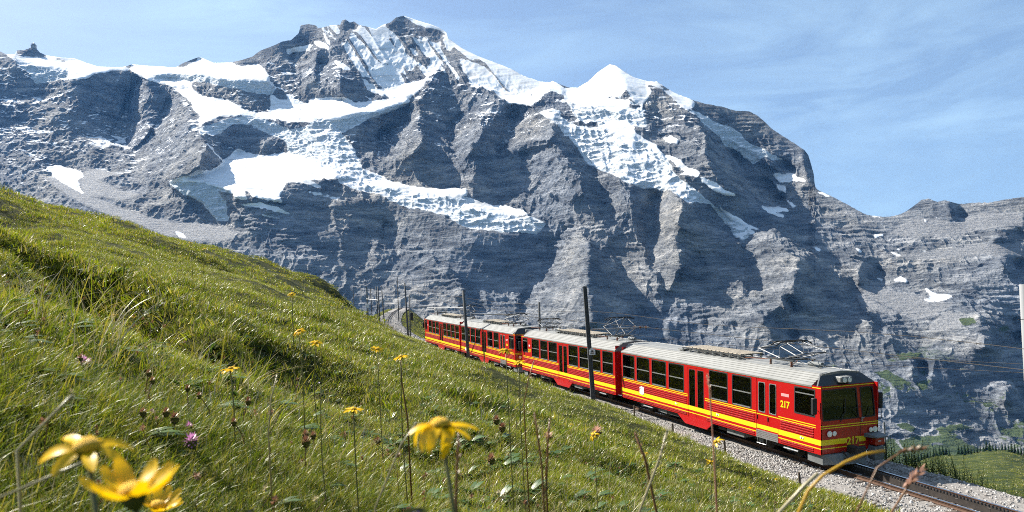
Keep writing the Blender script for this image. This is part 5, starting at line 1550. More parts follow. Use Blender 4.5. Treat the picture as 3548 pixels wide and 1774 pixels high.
for s in np.arange(4.2, 30, 1.1):
    p, t, nn = track_at(s)
    b = MB().bbox(-.05, .05, -.032, .035, -.12, .028, .004).build('rack_bracket', M_RACK, track)
    b.location = Vector(p) + Vector(nn) * .0; b.rotation_euler = (0, 0, math.atan2(t[1], t[0]))
_sl = MB().prism([(-.11, -.22), (-.075, -.142), (.075, -.142), (.11, -.22)], 'y', -.95, .95).mesh('sleeper', M_SLEEP)
for s in np.concatenate([np.arange(.5, 27, .62), np.arange(120, 300, 2.4)]):
    p, t, nn = track_at(s)
    obj('sleeper', _sl, None, track, Vector(p), (0, math.atan2(t[2], 1) * -1, math.atan2(t[1], t[0])))

# ballast bed
_sb = np.concatenate([np.arange(0, 92, 1.5), np.arange(92, _tl[-1], 4.0)])
P, T, NN = track_at(_sb)
offs = np.array([-3.65, -2.9, -1.9, -.75, 0, .75, 1.9, 2.7, 3.3]); hs = np.array([-.36, -.24, -.15, -.165, -.17, -.165, -.15, -.3, -.62])
V = P[:, None, :] + NN[:, None, :] * offs[None, :, None] + np.stack([0 * hs, 0 * hs, hs], -1)[None]
V[..., 2] += .03 * vnoise(V[..., 0] * 2, V[..., 1] * 2, V[..., 2] * 0)
bed = obj('ballast_bed', mesh_np('ballast_bed', V.reshape(-1, 3), grid_faces(*V.shape[:2])[:, ::-1], True), M_BAL)
tag(bed, 'grey gravel bed of the railway', 'ballast', kind='structure')

def stone_mesh(rg, k):
    bm = bmesh.new(); bmesh.ops.create_icosphere(bm, subdivisions=1, radius=1)
    for v in bm.verts:
        v.co *= rg.uniform(.7, 1.2); v.co.z *= .75
    me = bpy.data.meshes.new('stone'); bm.to_mesh(me); bm.free(); me.materials.append(M_STONE)
    return me
rs = np.random.default_rng(5)
stones = [stone_mesh(rs, k) for k in range(5)]
def stone_pts(n, s0, s1, d0, d1):
    s = rs.uniform(s0, s1, n); d = rs.uniform(d0, d1, n)
    k = (np.abs(np.abs(d) - .535) > .07) & (np.abs(d) > .06)
    s, d = s[k], d[k]; p, t, nn = track_at(s)
    q = p + nn * d[:, None]; q[:, 2] += np.interp(d, offs, hs) + .005
    return q
SP = np.concatenate([stone_pts(15000, 0, 28, -3.6, 3.2), stone_pts(32000, 24, 90, -3.6, -1.0), stone_pts(9000, 90, 300, -3.2, 3.2)])
far = np.linalg.norm(SP[:, :2], axis=1)
rad = np.exp(rs.normal(np.log(.034), .3, len(SP))) * np.where(far > 95, 2.2, 1.0)
st_o = scatter('ballast_stones', stones, SP, rs.uniform(0, 6.28, (len(SP), 3)), rad, rs.integers(0, 5, len(SP)))
tag(st_o, 'loose pale grey ballast stones along the rails', 'gravel', kind='stuff')
# dry blocks along the lower edge of the bed
for k, (px, py) in enumerate(((2990, 1700), (3040, 1728), (3095, 1746), (3130, 1765), (2880, 1672))):
    p = ground_hit(px, py)
    if p is None: continue
    bm = bmesh.new(); bmesh.ops.create_icosphere(bm, subdivisions=2, radius=1)
    for v in bm.verts: v.co = Vector((v.co.x * .22, v.co.y * .14, v.co.z * .09)) * rs.uniform(.85, 1.15)
    me = bpy.data.meshes.new('edge_stone'); bm.to_mesh(me); bm.free()
    o = obj('edge_stone', me, M_STONE, None, p + Vector((0, 0, .05)), (0, 0, rs.uniform(0, 3)))
    tag(o, ('second', 'third', 'fourth', 'rightmost', 'leftmost')[k] + ' pale stone block along the lower edge of the gravel', 'stone', 'stones along the gravel edge')
# ------------------------------------------------------------------ masts, wires, fence posts
def wood_mat(name, c0, c1):
    m, n, l = new_mat(name)
    out = n.new('ShaderNodeOutputMaterial'); p = n.new('ShaderNodeBsdfPrincipled'); p.inputs['Roughness'].default_value = .85; p.inputs['Specular IOR Level'].default_value = .2
    tcn = n.new('ShaderNodeTexCoord'); mp_ = n.new('ShaderNodeMapping'); mp_.inputs['Scale'].default_value = (14, 14, .7)
    l.new(tcn.outputs['Object'], mp_.inputs['Vector'])
    nz = N(n, 'ShaderNodeTexNoise', Scale=1.0, Detail=6.0, Roughness=.65); l.new(mp_.outputs['Vector'], nz.inputs['Vector'])
    mi = n.new('ShaderNodeMix'); mi.data_type = 'RGBA'; mi.inputs['A'].default_value = (*c0, 1); mi.inputs['B'].default_value = (*c1, 1)
    l.new(nz.outputs['Fac'], mi.inputs['Factor']); l.new(mi.outputs['Result'], p.inputs['Base Color'])
    b_ = N(n, 'ShaderNodeBump', Strength=.5, Distance=.01); l.new(nz.outputs['Fac'], b_.inputs['Height']); l.new(b_.outputs['Normal'], p.inputs['Normal'])
    l.new(p.outputs['BSDF'], out.inputs['Surface'])
    return m
M_MAST = wood_mat('mast_weathered', (.045, .05, .055), (.13, .135, .14))
M_POST = wood_mat('post_wood', (.05, .035, .025), (.17, .135, .10))
M_CONC = wood_mat('mast_concrete', (.20, .205, .21), (.30, .305, .31))
M_WIRE = simple('wire_copper_dark', (.07, .065, .06), .9, spec=.1)
M_GALV = simple('galvanised', (.28, .29, .30), .5, metal=.5, var=.2)

def ground_z(x, y):
    return float(hzf(np.array([x]), np.array([y]))[0])

def mast(label, top, base, Y, w, mat=None, steel=False, group='masts of the overhead line'):
    a = at(*top, Y); q = at(*base, Y)
    gz = ground_z(q.x, q.y) - .25
    # extend the leaning axis down to the ground
    dirv = (q - a); k = (gz - a.z) / dirv.z if abs(dirv.z) > 1e-3 else 1
    foot = a + dirv * k
    o = thing('catenary_mast', label, 'mast', foot, group=group)
    t = a - foot
    m = mat or M_MAST
    b = MB()
    if steel:
        for i, (f0, f1, h) in enumerate(((-.5, -.36, .5), (.36, .5, .5), (-.36, .36, .07))):
            v = []
            for e, sc_ in ((Vector((0, 0, 0)), 1.0), (t, .8)):
                ww = w * sc_
                v += [tuple(e + Vector((f0 * ww, -h * ww, 0))), tuple(e + Vector((f1 * ww, -h * ww, 0))), tuple(e + Vector((f1 * ww, h * ww, 0))), tuple(e + Vector((f0 * ww, h * ww, 0)))]
            b.add(v, [(3, 2, 1, 0), (4, 5, 6, 7), (0, 1, 5, 4), (1, 2, 6, 5), (2, 3, 7, 6), (3, 0, 4, 7)])
    else:
        b.tube([(0, 0, 0), tuple(t * .5), tuple(t)], w * .56, 10, taper=.74)
    b.build('shaft', m, o, smooth=not steel)
    return o, foot, a

MASTS = {}
def M(key, *a, **k):
    MASTS[key] = mast(*a, **k); return MASTS[key]
M('m1', 'tall grey mast in front of the second train car', (2026, 992), (2056, 1392), 43.2, .25, steel=True)
M('m2', 'thick wooden mast before the joint of the third and last cars', (1605, 1006), (1623, 1235), 66, .27)
M('m3', 'dark mast standing behind the train above the second car', (1868, 1047), (1871, 1200), 63, .22)
M('m4', 'slim mast just left of the last train car', (1402, 980), (1414, 1162), 89, .2)
M('m5', 'short dark mast with a relay box behind the slim mast', (1419, 1022), (1421, 1137), 106, .17)
M('m6', 'tallest mast on the skyline right of the far track bend', (1376, 958), (1380, 1062), 205, .24)
M('m7', 'front mast of the pair left of the track bend', (1309, 992), (1317, 1128), 118, .2)
M('m8', 'rear mast of the pair left of the track bend', (1302, 993), (1310, 1100), 136, .19)
M('m9', 'mast farthest back of those left of the track bend', (1322, 998), (1328, 1074), 172, .24)
M('m10', 'leftmost pale steel mast with a small sign plate', (1271, 993), (1275, 1096), 150, .3, M_GALV, True)
M('m11', 'thin mast right of the leftmost pale one', (1283, 1000), (1290, 1112), 128, .15)
M('m12', 'far pole top showing above the grass crest', (1223, 993), (1225, 1030), 235, .24)
M('m13', 'pale concrete mast at the right edge of the photo', (3545, 985), (3583, 1640), 24.5, .27, M_CONC)
# fittings
o, f, a = MASTS['m1']
tip = at(2247, 1133, 44.0); arm0 = at(2040, 1142, 43.2)
L_ = lambda p: tuple(p - f)
MB().tube([L_(arm0), L_(tip)], .035, 8).tube([L_(at(2036, 1068, 43.2)), L_(at(2236, 1131, 44))], .008, 5).build('bracket_arm', M_GALV, o)
b = MB()
for q in (2195, 2215, 2235): b.tube([L_(at(q, 1134, 43.9)), L_(at(q + 6, 1133.6, 43.9))], .07, 8)
b.build('insulator', M_CER, o)
sg_c = at(2051, 1219, 43.0)
def Ls(dx, dz): return (sg_c.x - f.x + dx, sg_c.y - f.y - .16, sg_c.z - f.z + dz)
v = [Ls(-.16, -.16), Ls(.16, -.16), Ls(.16, .10), Ls(0, .24), Ls(-.16, .10)]
sp = MB().add(v + [(p[0], p[1] + .02, p[2]) for p in v], [(0, 1, 2, 3, 4), (9, 8, 7, 6, 5), (0, 5, 6, 1), (1, 6, 7, 2), (2, 7, 8, 3), (3, 8, 9, 4), (4, 9, 5, 0)]).build('sign', M_WHITE, o)
b = MB(); y_ = Ls(0, 0)[1] - .006
for dx0, dx1, dz0, dz1 in ((-.10, .10, -.10, -.07), (-.07, .07, -.03, .04), (-.05, .05, .06, .09)):
    c = Ls(0, 0); b.box(c[0] + dx0, c[0] + dx1, y_ - .004, y_ + .004, c[2] + dz0, c[2] + dz1)
b.build('pictogram', M_UNDER, sp)
o, f, a = MASTS['m2']
MB().tube([tuple(at(1612, 1087, 66) - f), tuple(at(1790, 1090, 64.5) - f)], .045, 8).tube([tuple(at(1612, 1040, 66) - f), tuple(at(1770, 1088, 64.5) - f)], .012, 5).tube([tuple(at(1612, 1066, 66) - f), tuple(at(1480, 1066, 71) - f)], .04, 8).build('bracket_arm', M_GALV, o)
o, f, a = MASTS['m3']
MB().tube([tuple(at(1866, 1100, 63) - f), tuple(at(1745, 1092, 64) - f)], .03, 6).build('bracket_arm', M_GALV, o)
o, f, a = MASTS['m5']
c = at(1427, 1096, 105.8) - f
MB().bbox(c.x - .16, c.x + .16, c.y - .14, c.y + .14, c.z - .55, c.z + .5, .03).build('relay_box', M_UNDER, o)
o, f, a = MASTS['m4']
MB().tube([tuple(at(1408, 1066, 89) - f), tuple(at(1520, 1066, 92) - f)], .035, 6).build('bracket_arm', M_GALV, o)
o, f, a = MASTS['m7']
MB().tube([tuple(at(1312, 1040, 118) - f), tuple(at(1360, 1046, 122) - f)], .05, 6).tube([tuple(at(1270, 1036, 120) - f), tuple(at(1312, 1040, 118) - f)], .05, 6).build('bracket_arm', M_GALV, o)
o, f, a = MASTS['m10']
c = at(1273, 1060, 149.5) - f
MB().bbox(c.x - .35, c.x + .35, c.y - .03, c.y + .03, c.z - .35, c.z + .35, .02).build('sign', M_WHITE, o)
o, f, a = MASTS['m13']
c = at(3548, 1106, 24.4) - f
MB().tube([(c.x - .18, c.y - .02, c.z), (c.x + .2, c.y - .02, c.z)], .012, 6).build('clamp_band', M_UNDER, o)
# thin marker post by the cab
p = at(3072, 1585, 31.5); q = at(3063, 1462, 31.5)
o = thing('marker_post', 'thin grey steel post beside the right of the cab', 'post', (p.x, p.y, ground_z(p.x, p.y) - .2))
zb = ground_z(p.x, p.y) - .2
MB().tube([(0, 0, 0), (q.x - p.x, 0, q.z - zb)], .035, 8).build('shaft', M_GALV, o)
MB().bbox(q.x - p.x - .1, q.x - p.x + .02, -.04, .04, q.z - zb - .95, q.z - zb - .8, .01).build('clip', M_UNDER, o)

# wires
def wire(label, pts, r=.012, name='overhead_wire', group=None):
    base = Vector(pts[0]); o = MB().tube([tuple(Vector(p) - base) for p in pts], r, 5).build(name, M_WIRE, None)
    o.location = base
    return tag(o, label, 'wire', group)
def sag(a, b, d, n=10):
    a, b = Vector(a), Vector(b)
    return [a.lerp(b, i / n) + Vector((0, 0, -d * 4 * (i / n) * (1 - i / n))) for i in range(n + 1)]
def along(h, s0, s1, off=0.0, step=3.0, wob=0.0):
    out = []
    for s in np.arange(s0, s1, step):
        p, t, nn = track_at(s); q = p + nn * off; out.append((q[0], q[1], q[2] + h + wob * math.cos(s / 22 * 6.283)))
    return out
wire('contact wire running above the middle of the track', along(4.2, 0, 215), .011)
wire('upper carrying wire sagging above the contact wire', along(4.75, 0, 215, .05, 3.0, .12), .010)
m1t, m2t, m3t, m4t, m6t, m7t, m13t = (MASTS[k][2] for k in ('m1', 'm2', 'm3', 'm4', 'm6', 'm7', 'm13'))
dz = Vector((0, 0, -.25))
wire('upper feeder wire from the skyline mast to the mast behind the train', sag(m6t + dz, m3t + dz, 1.2), .017)
wire('lower feeder wire from the skyline mast to the mast behind the train', sag(m6t + dz * 6, m3t + dz * 4, 1.2), .017)
wire('feeder wire between the slim mast and the thick wooden mast', sag(m4t + dz, m2t + dz * 2, .5), .014)
wire('feeder wire left of the skyline mast to the grouped masts', sag(m6t + dz, MASTS['m8'][2] + dz * 8, .8), .016)
wire('low feeder wire left of the skyline mast', sag(m6t + dz * 5, MASTS['m10'][2] + dz, .8), .016)
wire('upper wire of the pair reaching the concrete mast at right', sag(m3t + dz * 5, at(3560, 1262, 24.6), .5), .007)
wire('lower wire of the pair reaching the concrete mast at right', sag(m3t + dz * 6, at(3560, 1292, 24.6), .6), .007)

# fence posts along the lower edge of the meadow
def edge_point(px, d):
    s = np.linspace(0, 150, 1200); p, t, nn = track_at(s); q = p + nn * d
    x, _ = to_px((q[:, 0], q[:, 1], q[:, 2]))
    k = np.argmin(np.abs(x - px)); return Vector(q[k])
FP = ((1445, -3.8), (1467, -3.7), (1562, -3.6), (1637, -3.6), (1677, -3.6), (1728, -3.6), (1783, -3.6), (1833, -3.6), (1912, -3.6), (2003, -3.7), (2101, -3.6), (2198, -3.8), (2333, -3.6), (2517, -3.8), (2771, -3.8), (3034, -3.9))
ORD = 'first second third fourth fifth sixth seventh eighth ninth tenth eleventh twelfth thirteenth fourteenth fifteenth sixteenth'.split()
for k, (px, d) in enumerate(FP):
    p = edge_point(px, d); z = ground_z(p.x, p.y)
    hgt = 1.1 + .2 * rs.uniform(-1, 1) + (.35 if px in (2198, 2517) else 0)
    lx, ly = rs.uniform(-.05, .05, 2)
    o = MB().tube([(0, 0, -.2), (lx * .5, ly * .5, hgt * .5), (lx, ly, hgt * .97), (lx, ly, hgt)], .043, 8, taper=.8).build('fence_post', M_POST, None, smooth=False)
    o.location = (p.x, p.y, z)
    tag(o, ORD[k] + ' wooden fence post at the meadow edge, counted from the last car to the front', 'fence post', 'fence posts along the track')
for k, (px, py, Y) in enumerate(((1238, 1090, 100), (1248, 1092, 104), (1262, 1100, 100), (1300, 1120, 96), (1350, 1150, 90), (1388, 1168, 86))):
    u, v = ray(px, py); x, y = float(u) * Y, Y
    o = MB().tube([(0, 0, -.3), (.02, 0, .6), (.04, 0, 1.15)], .05, 7, taper=.8).build('fence_post', M_POST, None)
    o.location = (x, y, ground_z(x, y)); tag(o, ORD[k] + ' fence post from the left on the grass before the track bend', 'fence post', 'fence posts near the bend')
p = edge_point(1606, -3.0)
o = MB().tube([(0, 0, -.3), (.03, 0, .5), (.0, 0, 1.0), (.05, 0, 1.45), (.03, 0, 1.5)], .16, 8, taper=.7).tube([(.02, 0, .9), (.3, -.05, 1.05)], .05, 6, taper=.6).build('old_stump', M_POST, None)
o.location = (p.x, p.y, ground_z(p.x, p.y)); tag(o, 'weathered grey wooden stump left of the thick wooden mast', 'stump')
# ------------------------------------------------------------------ flowers and stalks of the meadow
M_PETAL = leaf_mat('arnica_petal', (.82, .48, .003), (.88, .56, .005), .4, .03, 3.0)
M_DISC = simple('arnica_disc', (.80, .45, .008), .8, var=.3, vscale=300.0, bump=.6, bscale=600.0)
M_CALYX = leaf_mat('calyx_green', (.05, .065, .015), (.08, .09, .02), .2, .03, 4.0)
M_STEM = leaf_mat('stem_green', (.10, .11, .03), (.20, .18, .07), .25, .04, 4.0)
M_PINKF = leaf_mat('pink_petal', (.45, .16, .36), (.60, .28, .50), .4, .03, 4.0)
M_PURP = leaf_mat('purple_petal', (.14, .08, .42), (.22, .13, .55), .4, .03, 4.0)
M_CLOV = leaf_mat('withered_head', (.13, .045, .025), (.30, .16, .09), .3, .03, 60.0)
M_PUFF = leaf_mat('seed_puff', (.42, .22, .15), (.55, .33, .24), .5, .03, 30.0)

def petal_mesh(name, L, w, droop, curl, mat):
    V = []; F = []; n = 6
    for i in range(n + 1):
        t = i / n; k = math.sin(math.pi * min(1, .12 + t * .80)) ** .7 * (1 if t < .9 else .8)
        x = L * t * math.cos(droop * t); z = -L * t * math.sin(droop * t) + curl * L * t * (1 - t)
        for sgn, dz in ((-1, 0), (0, .06 * w), (1, 0)): V.append((x, sgn * w / 2 * k, z - (w * .14 if sgn == 0 else 0)))
    for i in range(n):
        for j in (0, 1): F.append((i * 3 + j, i * 3 + j + 1, i * 3 + j + 4, i * 3 + j + 3))
    me = bpy.data.meshes.new(name); me.from_pydata(V, [], F); me.materials.append(mat)
    me.polygons.foreach_set('use_smooth', [True] * len(F)); me.update()
    return me

def dome(r, h, mat, name, n=12, m=4):
    V = [(0, 0, h)]; F = []
    for i in range(1, m + 1):
        a = math.pi / 2 * i / m
        for j in range(n):
            V.append((r * math.sin(a) * math.cos(6.2832 * j / n), r * math.sin(a) * math.sin(6.2832 * j / n), h * math.cos(a)))
    for j in range(n): F.append((0, 1 + j, 1 + (j + 1) % n))
    for i in range(m - 1):
        for j in range(n):
            a = 1 + i * n; F.append((a + j, a + n + j, a + n + (j + 1) % n, a + (j + 1) % n))
    me = bpy.data.meshes.new(name); me.from_pydata(V, [], F); me.materials.append(mat)
    me.polygons.foreach_set('use_smooth', [True] * len(F)); me.update()
    return me

PET = {k: petal_mesh('petal', .027, .0108, d, .18, M_PETAL) for k, d in (('flat', .15), ('up', -.55), ('droop', .95), ('half', .45))}
DISC = dome(.0095, .006, M_DISC, 'disc_florets'); CAL = dome(.0088, -.014, M_CALYX, 'calyx')
rf = np.random.default_rng(77)

def stem_obj(parent, foot, head, r, mat, bow=.03):
    """stem from the ground to the head, given relative to the head"""
    d = foot - head; sdx, sdy = rf.uniform(-1, 1, 2)
    pts = [Vector((0, 0, -.002)) + d * t + Vector((sdx, sdy, 0)) * bow * math.sin(math.pi * t) for t in np.linspace(0, 1, 7)]
    return MB().tube([tuple(p) for p in pts], r, 6, taper=1.25).build('stem', mat, parent, smooth=True)

def arnica(label, px, py, span, style='flat', tilt=(0, 0), npet=12, foot=None, leaf=False, group=None):
    Y = .060 * FPX / span; h = at(px, py, Y)
    gx, gy = (h.x, h.y) if foot is None else (h.x + foot[0], h.y + foot[1])
    g = Vector((gx, gy, ground_z(gx, gy) - .01))
    o = thing('arnica_flower', label, 'flower', g, group=group)
    hd = h - g
    top = Vector(hd)
    st = stem_obj(o, Vector((0, 0, 0)), top, .0021 if span > 30 else .003, M_STEM)
    for v in st.data.vertices: v.co += top
    rot = Matrix.Rotation(tilt[0], 4, 'X') @ Matrix.Rotation(tilt[1], 4, 'Y')
    M0 = Matrix.Translation(top) @ rot
    for nm, me in (('disc_florets', DISC), ('calyx', CAL)):
        c = obj(nm, me, None, o); c.matrix_local = M0
    for k in range(npet):
        a = 2 * math.pi * (k + rf.uniform(-.25, .25)) / npet
        me = PET[style] if rf.uniform() < .8 else PET[rf.choice(['flat', 'half'])] if style != 'up' else PET['up']
        c = obj('petal', me, None, o)
        sc_ = rf.uniform(.82, 1.12)
        c.matrix_local = M0 @ Matrix.Rotation(a, 4, 'Z') @ Matrix.Translation((.007, 0, -.001)) @ Matrix.Rotation(rf.uniform(-.3, .3), 4, 'X') @ Matrix.Rotation(rf.uniform(-.15, .15), 4, 'Y') @ Matrix.Diagonal((sc_, sc_, sc_, 1))
    if leaf:
        lm = petal_mesh('leaf', .05, .014, .3, .3, M_HERB)
        for k in (0, 1):
            c = obj('leaf', lm, None, o, Vector(hd) * .45, (0, -.4, k * math.pi + rf.uniform(0, 1)))
    return o

arnica('large blurred yellow flower with spread petals at the lower left', 300, 1545, 285, 'half', (.35, .12), 7)
arnica('big yellow flower seen from the side at the bottom left edge', 462, 1700, 320, 'up', (.12, .05), 12)
arnica('smaller yellow flower right beside the big one at the bottom left', 548, 1750, 165, 'up', (.2, .35), 12)
arnica('large yellow flower with drooping petals at the bottom centre', 1525, 1468, 225, 'droop', (.15, .1), 11, (.004, .0))
arnica('left one of the two tall yellow flowers on the middle slope', 1035, 1146, 46, 'half', (.5, -.2), 12)
arnica('right one of the two tall yellow flowers on the middle slope', 1096, 1187, 43, 'flat', (.55, .15), 12)
arnica('single flat yellow flower left of the middle slope', 798, 1276, 58, 'flat', (.25, -.1), 12)
arnica('yellow flower low on the slope left of the drooping one', 1224, 1417, 66, 'flat', (.15, .05), 12)
arnica('yellow flower left of the pair before the last car', 1307, 1209, 42, 'flat', (.4, .3), 11)
arnica('flat yellow flower below the last train car', 1388, 1235, 54, 'flat', (.15, -.25), 12)
arnica('upper yellow flower in front of the third car', 1752, 1212, 48, 'half', (.35, .2), 10, leaf=True)
arnica('lower yellow flower in front of the third car', 1797, 1254, 46, 'flat', (.2, -.2), 11, leaf=True)
arnica('nodding yellow flower below the leading car', 2478, 1530, 52, 'droop', (.3, -.6), 7)
arnica('small yellow flower on the grass edge under the leading car', 2462, 1600, 34, 'flat', (.5, .2), 8)
arnica('small dark-stemmed yellow flower, left of two far up the slope', 396, 1091, 26, 'half', (.5, .1), 9)
arnica('small dark-stemmed yellow flower, right of two far up the slope', 463, 1097, 20, 'half', (.5, .1), 9)
arnica('yellow flower on the upper slope near the grass crest', 1011, 1019, 28, 'flat', (.6, .1), 10)
arnica('orange yellow flower at the left edge of the slope', 30, 1166, 42, 'half', (.7, .3), 8)
arnica('orange bud between the large left flower and the brown heads', 456, 1525, 30, 'up', (.2, .1), 7)
arnica('half-open yellow flower on the short grass before the drooping one', 1140, 1565, 42, 'half', (.4, -.3), 6)
arnica('wilting yellow flower near the middle of the lower slope', 2055, 1506, 42, 'half', (.6, -.7), 6)
for px, py in ((97, 885), (172, 725), (240, 905), (660, 840), (708, 862), (1165, 1345), (2240, 1570), (2300, 1640), (2600, 1690), (1410, 1370), (2690, 1660), (1980, 1470), (2170, 1590), (640, 1545)):
    arnica('tiny yellow flower dot in the grass', px, py, 13, 'flat', (.6, .1), 7, group='tiny yellow flowers in the meadow')

def head_flower(name, label, px, py, size_px, real, mat, style='ball', foot=(0, 0), stem=M_STEM, group=None):
    Y = real * FPX / size_px
    if group or name in ('clover', 'seed_head'):
        q = ground_hit(px, py)
        if q is not None: Y = q.y * (.80 if group else .86); real = size_px * Y / FPX
    h = at(px, py, Y)
    g = Vector((h.x + foot[0], h.y + foot[1], ground_z(h.x + foot[0], h.y + foot[1]) - .01))
    o = thing(name, label, 'flower', g, group=group); top = h - g
    st = stem_obj(o, Vector((0, 0, 0)), top, .0016, stem)
    for v in st.data.vertices: v.co += top
    V = []; F = []; n = 46 if style != 'bell' else 6; r = real / 2
    for k in range(n):
        if style == 'bell': th, ph = .9, 6.283 * k / n
        else: th, ph = math.acos(1 - 1.75 * (k + .5) / n), k * 2.39996
        d = Vector((math.sin(th) * math.cos(ph), math.sin(th) * math.sin(ph), math.cos(th) * (1.25 if style == 'ball' else -1)))
        s = d.cross(Vector((0, 0, 1))).normalized() * r * (.16 if style != 'bell' else .45)
        b0 = d * r * .25; tp = d * r * rf.uniform(.8, 1.15); i = len(V)
        V += [tuple(b0 - s * .5), tuple(b0 + s * .5), tuple((b0 + tp) / 2 + s), tuple(tp), tuple((b0 + tp) / 2 - s)]
        F.append((i, i + 1, i + 2, i + 3, i + 4))
    me = bpy.data.meshes.new('florets'); me.from_pydata(V, [], F); me.materials.append(mat); me.update()
    obj('florets', me, None, o, top)
    c = obj('calyx', CAL, None, o, top, None); c.scale = (r / .013,) * 3
    return o
head_flower('clover', 'pink clover head on the left slope', 290, 1262, 62, .034, M_PINKF)
head_flower('clover', 'pale pink clover head above the lower left flowers', 664, 1527, 58, .034, M_PINKF)
head_flower('clover', 'small mauve clover among brown heads', 522, 1432, 36, .03, M_PINKF)
head_flower('clover', 'half-withered pink clover beside the brown heads', 655, 1478, 34, .03, M_PINKF)
head_flower('bellflower', 'violet bell flower right of the two tall yellow flowers', 1112, 1318, 24, .022, M_PURP, 'bell')
head_flower('bellflower', 'violet flower at the bottom edge near the centre', 1440, 1768, 120, .03, M_PURP, 'bell')
head_flower('bellflower', 'small pale violet flower at the bottom edge, left of centre', 865, 1768, 50, .026, M_PURP, 'bell')
for px, py, sz in ((495, 1428, 34), (575, 1428, 36), (605, 1448, 44), (650, 1345, 26), (690, 1370, 26), (975, 1375, 26), (860, 1390, 30), (810, 1462, 30), (1058, 1505, 34), (1085, 1508, 30), (1102, 1500, 26), (1060, 1530, 44), (1190, 1512, 38), (1186, 1545, 40), (1310, 1528, 30), (1720, 1455, 34), (1740, 1480, 36), (1702, 1590, 40), (280, 1240, 24), (515, 1292, 26), (528, 1318, 28), (1990, 1540, 26)):
    head_flower('withered_clover', 'brown withered clover head in the grass', px, py, sz, .024, M_CLOV, 'ball', stem=M_BROWN, group='brown withered clover heads')
head_flower('seed_head', 'fluffy pinkish seed head beside the brown stalks', 1900, 1516, 46, .03, M_PUFF, 'ball', stem=M_BROWN)
head_flower('seed_head', 'tan seed head right of the brown stalks', 2068, 1498, 50, .03, M_PUFF, 'ball', stem=M_BROWN)

def stalk(name, label, pts, Y, r0, mat, spike=None, group=None):
    """stalk traced through points, standing in the ground at its foot, with an optional seed spike"""
    P = [at(px, py, Y + dy) for px, py, dy in pts]
    f = P[-1]; g = Vector((f.x, f.y, ground_z(f.x, f.y) - .01))
    o = thing(name, label, 'grass stalk', g, group=group)
    rel = [tuple(p - g) for p in P] + ([(0, 0, 0)] if f.z > g.z + .02 else [])
    MB().tube(rel, r0, 6, taper=1.5).build('stem', mat, o, smooth=True)
    if spike:
        n, L, w, sm = spike; V = []; F = []
        a, b_ = Vector(rel[0]), Vector(rel[1]); ax = (a - b_).normalized(); sd = ax.cross(Vector((0, 1, 0))).normalized(); up = ax.cross(sd)
        for k in range(n):
            t = k / n; c = a - ax * L * t; an = k * 2.4; d = (sd * math.cos(an) + up * math.sin(an)) * w * math.sin(math.pi * (.15 + .8 * t)) + ax * w * 1.2
            s = ax.cross(d).normalized() * w * .28; i = len(V)
            V += [tuple(c), tuple(c + d * .5 + s), tuple(c + d), tuple(c + d * .5 - s)]; F.append((i, i + 1, i + 2, i + 3))
        me = bpy.data.meshes.new('seed_spike'); me.from_pydata(V, [], F); me.materials.append(sm); me.update(); obj('seed_spike', me, None, o)
    return o
stalk('brown_stalk', 'left of the two tall blurred brown stalks', ((1852, 1430, 0), (1862, 1500, 0), (1878, 1620, 0)), 1.5, .0016, M_BROWN, (40, .10, .006, M_BROWN))
stalk('brown_stalk', 'right of the two tall blurred brown stalks', ((1905, 1450, 0), (1898, 1540, 0), (1893, 1700, 0)), 1.5, .0016, M_BROWN, (44, .12, .006, M_BROWN))
stalk('brown_stalk', 'brown stalk close behind the drooping yellow flower', ((1590, 1500, 0), (1586, 1580, 0), (1580, 1720, 0)), .95, .0014, M_BROWN, (36, .09, .005, M_BROWN))
stalk('brown_stalk', 'dark leaning stalk below the flat yellow flower', ((1388, 1248, 0), (1392, 1320, 0), (1412, 1450, 0)), 3.2, .0026, M_BROWN)
stalk('grass_stalk', 'pale bent grass stalk at the lower right', ((2312, 1490, 0), (2285, 1590, 0), (2215, 1774, 0)), 1.5, .0020, M_STRAW, (30, .08, .007, M_STRAW))
stalk('grass_stalk', 'brown seed spike leaning left of the pale bent stalk', ((2200, 1500, 0), (2235, 1590, 0), (2275, 1774, 0)), 1.6, .0022, M_BROWN, (30, .08, .007, M_BROWN))
stalk('grass_stalk', 'pale grass blade crossing before the track at the bottom right', ((2835, 1640, 0), (2790, 1680, 0), (2700, 1774, 0)), 1.1, .0024, M_STRAW)
stalk('grass_stalk', 'orange tipped blade arching before the front of the train', ((3066, 1562, 0), (3000, 1572, 0), (2930, 1600, 0), (2850, 1648, 0), (2800, 1700, 0), (2760, 1790, 0)), .95, .0015, leaf_mat('autumn_blade', (.45, .30, .02), (.62, .36, .02), .4, .05))
stalk('grass_stalk', 'thin arched stalk with a brown seed spike right of the cab', ((3200, 1553, 0), (3130, 1562, 0), (3040, 1620, 0), (2960, 1790, 0)), 1.0, .0010, M_BROWN, (26, .035, .006, M_BROWN))
stalk('grass_stalk', 'tan seed spike low before the rails at right', ((3192, 1630, 0), (3165, 1655, 0), (3080, 1790, 0)), 1.2, .0014, M_BROWN, (22, .04, .010, M_PUFF))
stalk('grass_stalk', 'red tinged stalk before the third car', ((1850, 1250, 0), (1830, 1320, 0), (1815, 1400, 0)), 3.2, .002, M_BROWN, (20, .1, .006, M_PUFF))
stalk('grass_stalk', 'pale ear of grass before the leading car windows', ((2450, 1300, 0), (2458, 1345, 0), (2470, 1520, 0)), 1.6, .0012, M_PUFF, (22, .05, .006, M_PUFF))
stalk('grass_stalk', 'long pale stalk rising left of the drooping flower', ((1445, 1462, 0), (1390, 1540, 0), (1300, 1760, 0)), 1.3, .0014, M_STRAW)
stalk('grass_stalk', 'long pale stalk leaning over the lower left slope', ((250, 1370, 0), (190, 1430, 0), (60, 1560, 0)), 1.0, .0016, M_STRAW)
